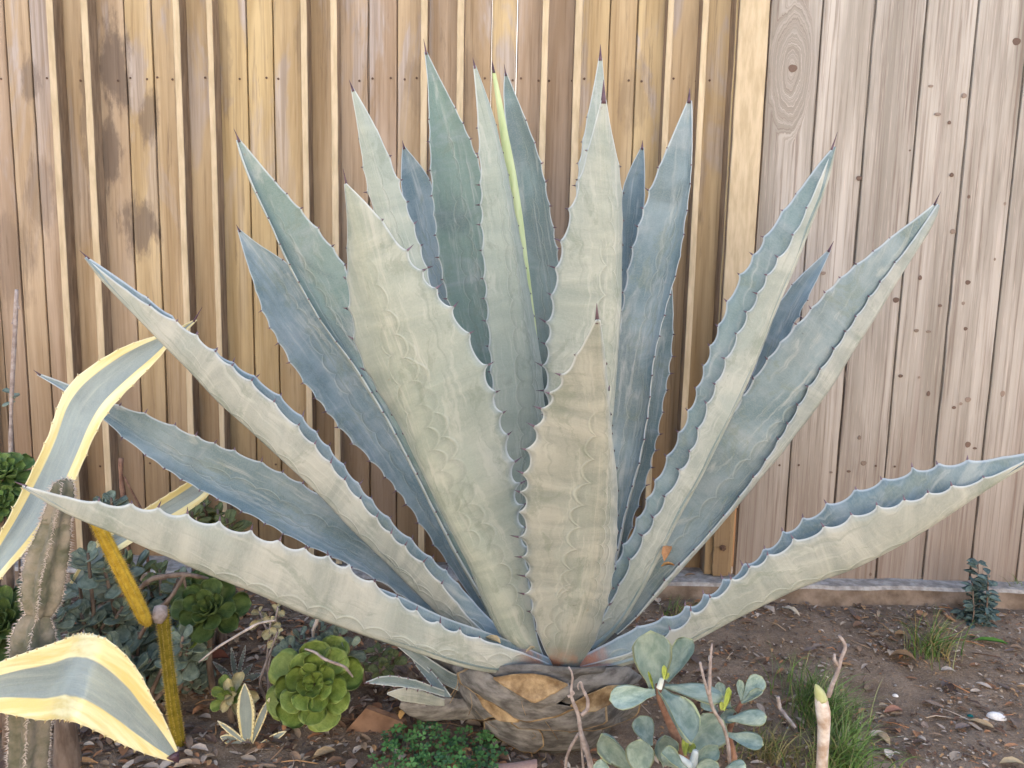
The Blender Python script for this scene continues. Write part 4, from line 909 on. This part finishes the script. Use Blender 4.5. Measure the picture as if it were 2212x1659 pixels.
# ------------------------------------------------------------------ stalks and twigs
def twig(name, label, paths, mat, cat="twig", seed=0):
    p0 = paths[0][0]; ys = p0[-1][3]
    q = P(p0[-1][0], p0[-1][1], ys); root = None
    m = MB()
    for (pts,) in [(x,) for (x,) in [(pp[0],) for pp in paths]]:
        path = smooth_path([P(a, b, Y) for (a, b, r, Y) in pts], 26); rs = np.interp(np.linspace(0, 1, 26), np.linspace(0, 1, len(pts)), [r / FPX * Y for (a, b, r, Y) in pts])
        rj = random.Random(seed); m.tube(path, [float(x) * rj.uniform(.85, 1.15) for x in rs], 7)
    o = obj(name, m.mesh(name, [mat])); return tag(o, label, cat)
twig("flower_stalk", "thin pinkish flower stalk rising at the left edge before the fence", [([(36, 625, 4, 1.7), (34, 690, 5, 1.7), (29, 780, 4, 1.7), (24, 880, 5, 1.7), (23, 960, 4, 1.7), (25, 1100, 5, 1.7), (30, 1400, 6, 1.7)],), ([(26, 700, 2, 1.7), (34, 672, 2, 1.7)],), ([(42, 668, 2, 1.7), (35, 650, 2, 1.7)],)], M_GREYST, "stalk", 1)
bush("stalk_sprig", "two dark grey leaves sitting halfway up the pinkish stalk", [(22, 840, .0)], 1.71, J_LEAF, .03, 61, nl=5, foot=(22, 0), sr=.002)
twig("dry_stalk", "brown dry stalk with a knobbed top beside the striped leaf", [([(262, 990, 5, 1.95), (260, 1020, 6, 1.95), (265, 1060, 5, 1.95), (272, 1110, 4, 1.95), (290, 1350, 4, 1.95)],), ([(268, 1030, 2, 1.95), (300, 1090, 3, 1.95), (312, 1115, 3, 1.95), (330, 1350, 3, 1.95)],)], M_REDST, "stalk", 2)
twig("brown_branch", "bare brown branch winding through the olive succulent bush", [([(235, 1290, 5, 1.6), (290, 1280, 6, 1.6), (330, 1248, 6, 1.6), (400, 1240, 6, 1.6), (450, 1250, 4, 1.62)],), ([(400, 1240, 5, 1.6), (370, 1290, 5, 1.59), (320, 1340, 5, 1.58), (300, 1380, 5, 1.57)],), ([(395, 1245, 4, 1.6), (408, 1290, 3, 1.6), (415, 1340, 3, 1.6)],)], M_STEM, "branch", 3)
twig("pale_grass_stem", "long pale dry stem slanting below the medium green rosette", [([(595, 1340, 2.2, 1.48), (560, 1345, 3, 1.48), (520, 1368, 3, 1.48), (470, 1398, 2.5, 1.48), (430, 1430, 2, 1.5)],)], M_SPN, "stem", 4)
twig("dry_tendril", "curved tan tendril lying across the large aeonium rosette", [([(658, 1402, 2, 1.36), (680, 1408, 3, 1.36), (700, 1424, 3.4, 1.35), (725, 1433, 3.6, 1.35), (745, 1440, 3.4, 1.355), (762, 1462, 2.2, 1.37)],)], M_GREYST, "tendril", 5)
twig("pale_stalk", "short white stalk standing under the low agave leaf", [([(690, 1325, 4, 1.55), (683, 1345, 4.5, 1.55), (676, 1362, 4, 1.55), (680, 1400, 4, 1.56)],)], M_SPN, "stalk", 6)
twig("forked_twig", "pale grey forked dead twig with curly tips before the agave trunk", [([(1228, 1440, 2, 1.24), (1242, 1452, 3, 1.24), (1229, 1500, 5, 1.24), (1243, 1528, 5, 1.24), (1252, 1545, 8, 1.24), (1252, 1580, 8, 1.24), (1268, 1620, 8, 1.24), (1285, 1690, 9, 1.24), (1300, 1780, 9, 1.24)],),
     ([(1256, 1545, 6, 1.24), (1270, 1532, 5, 1.24), (1270, 1510, 4.5, 1.24), (1258, 1488, 4, 1.24), (1255, 1470, 3, 1.24), (1246, 1480, 2, 1.24), (1250, 1490, 1.5, 1.24)],), ([(1227, 1505, 4, 1.24), (1240, 1498, 3, 1.24), (1236, 1492, 2, 1.24)],), ([(1250, 1585, 4, 1.25), (1232, 1615, 4, 1.26), (1222, 1640, 4, 1.27), (1222, 1720, 4, 1.28)],), ([(1255, 1590, 3, 1.26), (1258, 1640, 3, 1.27), (1265, 1710, 3, 1.28)],)], M_GREYST, "twig", 7)
twig("brown_twig", "slim brown twig standing among the powdery leaves", [([(1538, 1390, 2, 1.2), (1534, 1430, 4, 1.2), (1533, 1475, 5, 1.2), (1530, 1500, 4.5, 1.2), (1540, 1535, 4.5, 1.21), (1560, 1560, 5, 1.22), (1572, 1600, 5, 1.23), (1580, 1700, 5, 1.24)],), ([(1512, 1430, 3, 1.19), (1520, 1465, 3, 1.19), (1530, 1500, 4, 1.2)],)], M_GREYST, "twig", 8)
twig("fallen_twig", "grey twig leaning from soil right of the powdery plant", [([(1680, 1505, 5, 1.5), (1684, 1530, 5, 1.5), (1700, 1550, 5, 1.48), (1718, 1572, 4, 1.46)],)], M_GREYST, "twig", 9)

# cut pale stem with a leaning twig at lower right
cs = thing("cut_stem", "pale blotchy cut stem with a green tip and crooked twig in the grass", "stem", tuple(G(1770, 1655)))
M_PALE = simple_mat("pale_blotchy_bark", (.42, .30, .22), (.74, .68, .62), 45, .8, .15, .5, .002, 0)
M_TIP = simple_mat("green_stem_tip", (.36, .38, .16), (.55, .56, .32), 30, .6, .2, .3, .002, 0)
mb = MB(); mb.tube(smooth_path([P(1771, 1500, 1.25), P(1779, 1535, 1.25), P(1780, 1570, 1.255), P(1777, 1620, 1.26), P(1774, 1680, 1.265), P(1770, 1800, 1.275)], 20), np.interp(np.linspace(0, 1, 20), [0, .08, .22, .4, 1], [.008, .0125, .0105, .0095, .011]), 11)
obj("stalk", mb.mesh("stalk", [M_PALE]), cs)
mb = MB(); mb.tube(smooth_path([P(1762, 1478, 1.25), P(1766, 1488, 1.25), P(1772, 1502, 1.25), P(1775, 1512, 1.25)], 8), [.001, .004, .006, .0075, .0085, .0095, .010, .0105], 10)
obj("tip", mb.mesh("tip", [M_TIP]), cs)
mb = MB(); mb.tube(smooth_path([P(1789, 1505, 1.25), P(1797, 1480, 1.25), P(1812, 1445, 1.25), P(1818, 1415, 1.25), P(1829, 1400, 1.25), P(1823, 1385, 1.25), P(1812, 1372, 1.25)], 20), np.linspace(.0042, .0024, 20), 8)
mb.tube([P(1812, 1440, 1.25), P(1802, 1425, 1.25), P(1803, 1412, 1.25)], [.003, .003, .002], 6)
obj("side_twig", mb.mesh("side_twig", [M_GREYST]), cs)

# ------------------------------------------------------------------ powdery cotyledon in front of the trunk
def Z5(x, y): return ((1400 + x / 4.254) * .8848, (1485 + y / 4.254) * .8848)
ct = thing("cotyledon", "pale grey green paddle leaved succulent in front of the agave trunk", "succulent", tuple(P(1470, 1790, 1.24)))
ct.location.z = gz(ct.location.x, ct.location.y)
CL = [  # base, tip (zoom pixels), width, depth of base, depth of tip, normal, mesh
    ((850, 880), (790, 205), 430, 1.25, 1.25, (-.1, -1, .25), 0), ((970, 760), (1260, 340), 250, 1.25, 1.27, (-.75, -.7, .1), 1), ((950, 800), (1560, 880), 230, 1.25, 1.22, (.0, -.55, .9), 2),
    ((850, 870), (360, 960), 260, 1.24, 1.22, (.1, -.8, .6), 0), ((900, 860), (1270, 1260), 330, 1.24, 1.16, (.4, -.75, .6), 3),
    ((640, 1720), (290, 1240), 270, 1.22, 1.22, (-.35, -.9, .2), 1), ((800, 1430), (690, 1110), 250, 1.28, 1.30, (-.1, -1, .2), 0), ((960, 1640), (920, 1275), 280, 1.22, 1.21, (.1, -1, .15), 1), ((700, 1780), (690, 1330), 320, 1.19, 1.18, (-.2, -1, .1), 0),
    ((1120, 1480), (1560, 1150), 400, 1.27, 1.27, (-.1, -.95, .3), 0), ((1230, 1640), (1500, 1390), 200, 1.20, 1.19, (-.1, -1, .3), 1), ((1180, 1690), (860, 1530), 210, 1.17, 1.15, (-.1, -.5, .9), 1), ((1230, 1760), (1510, 1590), 230, 1.17, 1.15, (.2, -.8, .6), 0), ((1520, 1720), (1770, 1620), 170, 1.22, 1.2, (.1, -.6, .8), 2),
    ((1760, 950), (1950, 700), 210, 1.30, 1.31, (-.2, -1, .2), 0), ((1745, 960), (1710, 730), 95, 1.30, 1.30, (.2, -1, .1), 0), ((1745, 985), (1990, 870), 90, 1.29, 1.28, (.2, -.5, .9), 1), ((1600, 1150), (2000, 1110), 190, 1.28, 1.26, (0, -.7, .8), 2), ((1600, 1310), (1980, 1430), 190, 1.27, 1.24, (0, -.75, .7), 0),
    ((1640, 1060), (1520, 900), 130, 1.31, 1.31, (-.2, -1, .3), 0), ((1500, 1080), (1330, 930), 150, 1.32, 1.33, (-.2, -1, .3), 1), ((1560, 1010), (1500, 760), 130, 1.33, 1.34, (0, -1, .2), 0), ((1480, 1180), (1700, 1090), 150, 1.3, 1.3, (0, -.8, .6), 1),
    ((420, 1760), (200, 1640), 200, 1.19, 1.2, (0, -.7, .7), 1)]
for (b, t, wd, y0, y1, nn, mi_) in CL:
    B = P(*Z5(*b), y0); T_ = P(*Z5(*t), y1); place(C_LEAF[mi_], ct, B, T_, wd / 4.254 * .8848 / FPX * y0, nn)
for (b, t, wd) in (((940, 740), (935, 580), 60), ((960, 740), (985, 660), 40), ((830, 840), (770, 640), 34), ((1160, 1530), (1150, 1320), 90), ((1200, 1500), (1250, 1390), 70), ((1390, 1590), (1430, 1470), 40), ((1540, 1060), (1530, 960), 60), ((1560, 1060), (1610, 800), 70)):
    place(Y_LEAF, ct, P(*Z5(*b), 1.22), P(*Z5(*t), 1.215), wd / 4.254 * .8848 / FPX * 1.2, (0, -1, .2))
M_WST = simple_mat("powdery_white_stem", (.45, .50, .47), (.66, .70, .66), 30, .7, .2, .3, .002, 0)
def cst(pts, r, mat, Y):
    m = MB(); m.tube(smooth_path([P(*Z5(a, b), Y) for a, b in pts], 16), np.interp(np.linspace(0, 1, 16), np.linspace(0, 1, len(r)), r), 9); obj("stem", m.mesh("stem", [mat]), ct)
cst([(880, 790), (900, 960), (960, 1080), (1050, 1300), (1140, 1530), (1200, 1800)], [.005, .0065, .008, .0075, .0085, .009], M_REDST, 1.245)
cst([(920, 730), (890, 830)], [.004, .005], M_WST, 1.235)
cst([(1270, 1480), (1250, 1580), (1220, 1660), (1230, 1800)], [.005, .007, .010, .012], M_WST, 1.19)
cst([(1000, 1500), (1120, 1570), (1210, 1640)], [.004, .006, .008], M_WST, 1.185)
cst([(1750, 970), (1680, 1100), (1600, 1300), (1660, 1500), (1700, 1800)], [.004, .005, .006, .006, .007], M_REDST, 1.30)

# ------------------------------------------------------------------ weed, grass, clover
def grass(name, label, cx, cy, spread, n, hmin, hmax, seed, cols, lean=.5, cat="grass"):
    rr = random.Random(seed); g = G(cx, cy); root = thing(name, label, cat, (g.x, g.y, gz(g.x, g.y)), 'grass tufts growing in the soil'); m = MB()
    for _ in range(n):
        an = rr.uniform(0, 6.283); rd = abs(rr.gauss(0, .55)); x = g.x + math.cos(an) * rd * spread[0]; y = g.y + math.sin(an) * rd * spread[1]
        h = rr.uniform(hmin, hmax); a2 = rr.uniform(0, 6.283); ln = rr.uniform(.1, lean) * h; dx, dy = math.cos(a2) * ln, math.sin(a2) * ln; wv = rr.uniform(.0009, .0021)
        c = rr.choice(cols); fz = rr.uniform(.75, 1.3); c = tuple(v * fz for v in c); V = []; F = []; wx, wy = -math.sin(a2 + 1) * wv, math.cos(a2 + 1) * wv
        for q in range(6):
            t = q / 5; px, py, pz = x + dx * t * t * 1.5, y + dy * t * t * 1.5, gz(x, y) + h * (t - .28 * t ** 3 * (ln / h) * 2); k_ = (1 - t) ** .6 + .03
            V += [(px - wx * k_, py - wy * k_, pz), (px + wx * k_, py + wy * k_, pz)]
        for q in range(5): F.append((2 * q, 2 * q + 1, 2 * q + 3, 2 * q + 2))
        m.add(V, F, c)
    o = obj("blades", m.mesh("blades", [M_TINT]), root); o["kind"] = "stuff"
    return root
def tint_mat(name, rough=.7, bump=.2):
    k = NT(name, rough, .2); a = k.attr("tint").outputs["Color"]
    f = k.noise(k.pos(), 160, 4, .6); k.color(k.mix(k.ramp(f, .35, .7, 0, .35), a, k.mix(1.0, a, (.45, .42, .40), 'MULTIPLY'))); k.bump(f, bump, .001); return k.m
M_TINT = tint_mat("plant_tint"); M_LIT = tint_mat("litter_tint", .85, .5)
GR = [(.080, .155, .035), (.12, .215, .05), (.17, .25, .08), (.24, .25, .12)]
grass("grass_tuft", "dense green grass tuft around the pale cut stem", 1780, 1560, (.068, .14), 520, .05, .125, 1, GR, .8)
grass("grass_tuft", "low grass tuft at the bottom edge right of the pale cut stem", 1815, 1665, (.07, .05), 260, .05, .12, 2, GR, .8)
grass("grass_tuft", "sparse grass tuft on bare soil near the blue weed", 2010, 1420, (.06, .05), 150, .05, .13, 3, GR + [(.28, .22, .10)], 1.0)
grass("grass_tuft", "thin grass sprig at the right edge by the concrete footing", 2205, 1300, (.03, .02), 40, .05, .12, 4, GR, .7)
grass("grass_tuft", "straw coloured dry grass at the bottom left of the pale stem", 1660, 1640, (.12, .06), 130, .04, .10, 5, [(.26, .22, .10), (.18, .17, .07), (.10, .13, .04)], 1.3)
grass("grass_tuft", "wispy grass in dead leaves behind the low right agave leaf", 1470, 1330, (.10, .03), 60, .03, .07, 6, GR + [(.25, .2, .1)], 1.2)
M_WEED = succ_mat("blue_weed_skin", (.055, .095, .085), (.13, .185, .165), None, .6)
W_LEAF = lm("leaf", M_WEED, (.2, .6, 1, .9, .6, .3), cup=.1, curl=-.15, thick=.03, n=5, nu=4, tip=.6)
wd = thing("blue_weed", "blue green bushy weed growing at the footing of the grey fence", "weed", tuple(G(2095, 1372)))
rr = random.Random(12)
for si, (a, b) in enumerate(((2112, 1215), (2080, 1320), (2130, 1290), (2100, 1255), (2075, 1350), (2135, 1240))):
    Y = 2.02 - .01 * si; c = P(a, b, Y); g = Vector((P(2095, 1370, 2.0).x + rr.uniform(-.02, .02), 1.98, 0)); m = MB(); path = smooth_path([g, (g + c) / 2 + Vector((0, -.02, 0)), c], 14); m.tube(path, .0018, 5); obj("stem", m.mesh("stem", [M_STEM]), wd)
    for q in range(46):
        p = path[min(13, 2 + int(rr.random() * 12))]; an = rr.uniform(0, 6.283); v = Vector((math.cos(an), math.sin(an) * .8, rr.uniform(-.3, .7))).normalized(); L = rr.uniform(.020, .038)
        place(W_LEAF, wd, p, p + v * L, L * .5, Vector((rr.uniform(-.4, .4), -.6, 1)))
def clover():
    rr = random.Random(5); m = MB()
    for _ in range(240):
        px = rr.gauss(950, 80); py = rr.gauss(1630, 48)
        if not (800 < px < 1100 and 1535 < py < 1760): continue
        if py < 1560 + abs(px - 930) * .12: continue
        h = rr.uniform(.015, .045); q = G(px, py, h); r = rr.uniform(.0075, .0115); c = rr.choice([(.045, .125, .035), (.07, .17, .05), (.095, .21, .065), (.04, .10, .045)]); fz = rr.uniform(.75, 1.25); c = tuple(x * fz for x in c)
        a0 = rr.uniform(0, 6.28); tl = Vector((rr.uniform(-.4, .4), rr.uniform(-.7, .1), 1)).normalized(); a = tl.orthogonal().normalized(); b = tl.cross(a)
        for k3 in range(3):
            an = a0 + k3 * 2.0944; d = a * math.cos(an) + b * math.sin(an); e = tl.cross(d); z = tl
            V = [q, q + d * r * .55 + e * r * .42 + z * r * .12, q + d * r * .98 + e * r * .36 + z * r * .1, q + d * r * .84, q + d * r * .98 - e * r * .36 + z * r * .1, q + d * r * .55 - e * r * .42 + z * r * .12]
            m.add(V, [(0, 1, 2, 3), (0, 3, 4, 5)], c)
        m.tube([q, Vector((q.x + rr.uniform(-.01, .01), q.y + rr.uniform(-.01, .01), 0))], .0005, 3, c, False)
    o = obj("clover_patch", m.mesh("clover_patch", [M_TINT]), None); o["kind"] = "stuff"; tag(o, "patch of small green clover leaves left of the trunk foot", "clover")
clover()

# ------------------------------------------------------------------ litter
def chip(m, x, y, z, L, Wd, ang, tilt, bend, c, rr):
    ca, sa = math.cos(ang), math.sin(ang); V = []
    rows = ((-.5, .06), (-.25, .8), (.1, 1), (.35, .65), (.5, .05))
    for (t, w_) in rows:
        for u in (-1, 0, 1):
            lx, ly = t * L, u * Wd * .5 * w_ * (1 + .2 * rr.uniform(-1, 1)); lz = bend * L * (.25 - t * t) * 1.2 + abs(u) * w_ * Wd * .22 + t * L * tilt
            V.append((x + lx * ca - ly * sa, y + lx * sa + ly * ca, z + lz))
    F = []
    for i in range(4):
        for j in range(2): F.append((i * 3 + j, i * 3 + j + 1, i * 3 + j + 4, i * 3 + j + 3))
    m.add(V, F, c)
def litter():
    rr = random.Random(9); m = MB()
    pal = [(.46, .27, .13), (.40, .20, .10), (.20, .12, .075), (.30, .20, .13), (.13, .075, .05), (.40, .29, .19), (.10, .065, .05), (.34, .17, .09), (.24, .18, .14), (.17, .13, .11), (.50, .40, .30), (.44, .36, .29), (.56, .47, .38), (.15, .10, .07)]
    for i in range(24000):
        x = rr.uniform(-1.6, 1.8); y = rr.uniform(1.15, 2.07)
        d = mnoise.noise(Vector((x * 5, y * 5, 4))) + .6 * mnoise.noise(Vector((x * 14, y * 14, 7)))
        if rr.random() < -d * 1.4: continue
        big = rr.random() < (.30 if x < .2 else .09)
        if not big and rr.random() < .2 - d * .6: continue
        L = rr.uniform(.016, .038) if big else rr.uniform(.004, .015)
        c = rr.choice(pal); fz = rr.uniform(.7, 1.3); c = tuple(v * fz for v in c)
        chip(m, x, y, gz(x, y) + rr.uniform(.001, .005 if not big else .010), L, L * rr.uniform(.22, .6), rr.uniform(0, 6.28), rr.gauss(0, .16), rr.uniform(-.2, .5), c, rr)
    o = obj("leaf_litter", m.mesh("leaf_litter", [M_LIT]), None); o["kind"] = "stuff"; tag(o, "brown dry leaf litter and bark bits covering the soil", "litter")
    m = MB()
    for i in range(420):
        x = rr.uniform(-1.4, 1.7); y = rr.uniform(1.2, 2.05); r = rr.uniform(.0018, .005); z = gz(x, y) + r * .4
        V = [(x + r * a * rr.uniform(.7, 1.3), y + r * b * rr.uniform(.7, 1.3), z + r * c_ * rr.uniform(.6, 1)) for a, b, c_ in ((1, 0, 0), (-1, 0, 0), (0, 1, 0), (0, -1, 0), (0, 0, 1), (0, 0, -1))]
        g_ = rr.uniform(.2, .55); m.add(V, [(0, 2, 4), (2, 1, 4), (1, 3, 4), (3, 0, 4), (2, 0, 5), (1, 2, 5), (3, 1, 5), (0, 3, 5)], (g_, g_ * .93, g_ * .86))
    o = obj("pebbles", m.mesh("pebbles", [M_LIT]), None); o["kind"] = "stuff"; tag(o, "small pale pebbles scattered through the soil", "pebbles")
    m = MB()
    for i in range(420):
        x = rr.uniform(-1.5, 1.7); y = rr.uniform(1.2, 2.06); L = rr.uniform(.02, .07); a = rr.uniform(0, 6.28); z = gz(x, y) + .003
        p = Vector((x, y, z)); q = p + Vector((math.cos(a) * L, math.sin(a) * L, rr.uniform(-.002, .012))); c = rr.choice(pal)
        m.tube([p, (p + q) / 2 + Vector((rr.uniform(-.006, .006), rr.uniform(-.006, .006), .003)), q], rr.uniform(.0006, .0015), 4, c)
    o = obj("twig_litter", m.mesh("twig_litter", [M_LIT]), None); o["kind"] = "stuff"; tag(o, "thin dry twigs scattered over the soil", "twigs")
litter()
def fallen(name, label, cat, px, py, L, Wd, ang, c, bend=.3, tilt=.1, lift=.006, seed=0, at=None):
    m = MB(); p = at or G(px, py); chip(m, 0, 0, 0, L, Wd, ang, tilt, bend, c, random.Random(seed))
    V = m.V; n = len(V); V2 = [(a, b, c_ - .0015) for a, b, c_ in V]; F = m.F + [tuple(i + n for i in f[::-1]) for f in m.F]
    mm = MB(); mm.add(V + V2, F, c); o = obj(name, mm.mesh(name, [M_LIT])); o.location = (p[0], p[1], (gz(p[0], p[1]) + lift) if at is None else p[2]); return tag(o, label, cat, 'single fallen leaves')
fallen("fallen_leaf", "fresh green fallen leaf on bare soil near the right edge", "leaf", 2140, 1397, .075, .024, -.25, (.10, .22, .035), .15, .0, .008, 1)
fallen("fallen_leaf", "curled brown leaf left of the sparse grass tuft", "leaf", 1950, 1428, .06, .03, -.4, (.27, .17, .09), .7, 0, .008, 2)
fallen("fallen_leaf", "pinkish brown dry leaf right of the cut pale stem", "leaf", 1930, 1540, .045, .024, .2, (.40, .20, .13), .3, 0, .008, 3)
fallen("fallen_leaf", "long tan fallen leaf below the white shell", "leaf", 2120, 1570, .05, .02, -.7, (.48, .34, .19), .2, .0, .007, 4)
fallen("fallen_leaf", "pale cream dry husk near the underside of the low right leaf", "leaf", 1705, 1330, .06, .02, -.9, (.60, .50, .36), .5, .05, .010, 5)
fallen("fallen_leaf", "orange brown leaf caught at the base of the right agave leaves", "leaf", 0, 0, .045, .018, 1.2, (.50, .24, .10), .4, .3, 0, 6, tuple(P(1440, 1195, 1.47)))
fallen("fallen_leaf", "small orange leaf lying under the caught brown leaf", "leaf", 0, 0, .028, .013, .2, (.52, .25, .08), .4, .0, 0, 7, tuple(P(1443, 1222, 1.46)))
fallen("fallen_leaf", "tan spotted leaf resting on the low left agave leaf base", "leaf", 0, 0, .032, .016, -.5, (.55, .41, .22), .3, -.1, 0, 8, tuple(P(1065, 1382, 1.385)))
fallen("fallen_leaf", "tan leaf by the bottom edge left of the clover", "leaf", 700, 1640, .045, .022, .5, (.46, .33, .19), .3, .05, .010, 9)
fallen("fallen_leaf", "orange seed leaf beside the agave pup", "leaf", 868, 1575, .024, .013, 1.4, (.60, .36, .13), .3, .3, .03, 10)
fallen("fallen_leaf", "tan leaf in soil at the right edge bottom", "leaf", 2185, 1655, .045, .02, -.1, (.50, .38, .22), .3, .05, .008, 11)
fallen("fallen_leaf", "tan dry leaf on soil between grass and the pinkish leaf", "leaf", 1908, 1600, .04, .02, 1.8, (.42, .31, .19), .4, .05, .008, 12)
fallen("fallen_leaf", "rusty red dead leaf behind the olive cactus stem", "leaf", 335, 1500, .07, .05, .9, (.26, .09, .04), .5, .3, .02, 13)
fallen("fallen_leaf", "dark rust dead leaf under the medium green rosette", "leaf", 455, 1450, .08, .05, .3, (.20, .07, .04), .5, .2, .02, 14)
fallen("fallen_leaf", "tiny tan leaf scrap wedged between the two front agave leaf bases", "leaf", 0, 0, .020, .007, .6, (.55, .42, .24), .3, .2, 0, 15, tuple(P(1146, 1402, 1.40)))
fallen("fallen_leaf", "thin brown leaf lying on the concrete footing by the post", "leaf", 0, 0, .034, .010, .3, (.33, .21, .12), .3, .0, 0, 16, (P(1490, 1235, 2.12).x, 2.115, .104))
fallen("fallen_leaf", "dry reddish leaf heap piece under the right agave leaves near the footing", "leaf", 1488, 1325, .05, .022, .9, (.36, .19, .10), .5, .1, .012, 17)
# white shell, teal scrap, pot shard, bark curl
def dome(name, label, cat, px, py, rx, ry, h, c, ang=0, seed=0):
    m = MB(); n = 14; V = []; F = []
    for i in range(5):
        t = i / 4
        for q in range(n):
            a = 2 * math.pi * q / n; r = math.cos(t * 1.45) * (1 + .06 * math.cos(2 * a + seed)); x, y = rx * r * math.cos(a), ry * r * math.sin(a); V.append((x * math.cos(ang) - y * math.sin(ang), x * math.sin(ang) + y * math.cos(ang), h * math.sin(t * 1.45)))
    for i in range(4):
        for q in range(n): F.append((i * n + q, i * n + (q + 1) % n, (i + 1) * n + (q + 1) % n, (i + 1) * n + q))
    F.append(tuple(range(4 * n, 5 * n))); m.add(V, F, c); o = obj(name, m.mesh(name, [M_LIT])); p = G(px, py); o.location = (p.x, p.y, gz(p.x, p.y) + .001); return tag(o, label, cat)
dome("shell", "bright white shell lying on the soil at right", "shell", 2152, 1550, .019, .012, .012, (.85, .83, .80), -.3, 1)
dome("pebble", "small white pebble left of the shell near the grass", "pebble", 1934, 1502, .007, .005, .005, (.75, .72, .68), 0, 2)
dome("plastic_scrap", "tiny teal plastic scrap left of the white shell", "scrap", 2096, 1546, .007, .005, .003, (.01, .14, .13), 0, 3)
sh = thing("pot_shard", "terracotta pot shard leaning on the soil right of the large rosette", "shard", tuple(G(775, 1610)))
V = []; F = []
pts = [(735, 1592), (790, 1530), (870, 1560), (880, 1600), (800, 1625)]
fr = [P(x, y, 1.49) for x, y in pts]; bk = [p + Vector((.004, .014, .0)) for p in fr]
M_POT = simple_mat("terracotta", (.15, .088, .058), (.25, .155, .105), 30, .9, .1, .6, .002, 0)
obj("shard_face", mesh("shard_face", fr + bk, [(0, 1, 2, 3, 4), (9, 8, 7, 6, 5)] + [(i, 5 + i, 5 + (i + 1) % 5, (i + 1) % 5) for i in range(5)], False), sh, M_POT)
m = MB(); V = []
q0 = [P(1065, 1664, 1.36), P(1110, 1660, 1.36), P(1160, 1652, 1.36)]
for p in q0:
    for (dy, dz) in ((.0, -.03), (-.012, -.008), (-.006, .006), (.012, .004)): V.append(p + Vector((0, dy, dz)))
m.add(V, [(i * 4 + j, i * 4 + j + 1, (i + 1) * 4 + j + 1, (i + 1) * 4 + j) for i in range(2) for j in range(3)], (.36, .25, .22))
tag(obj("bark_curl", m.mesh("bark_curl", [M_LIT])), "pinkish curl of dead bark at the bottom edge below the trunk", "bark")
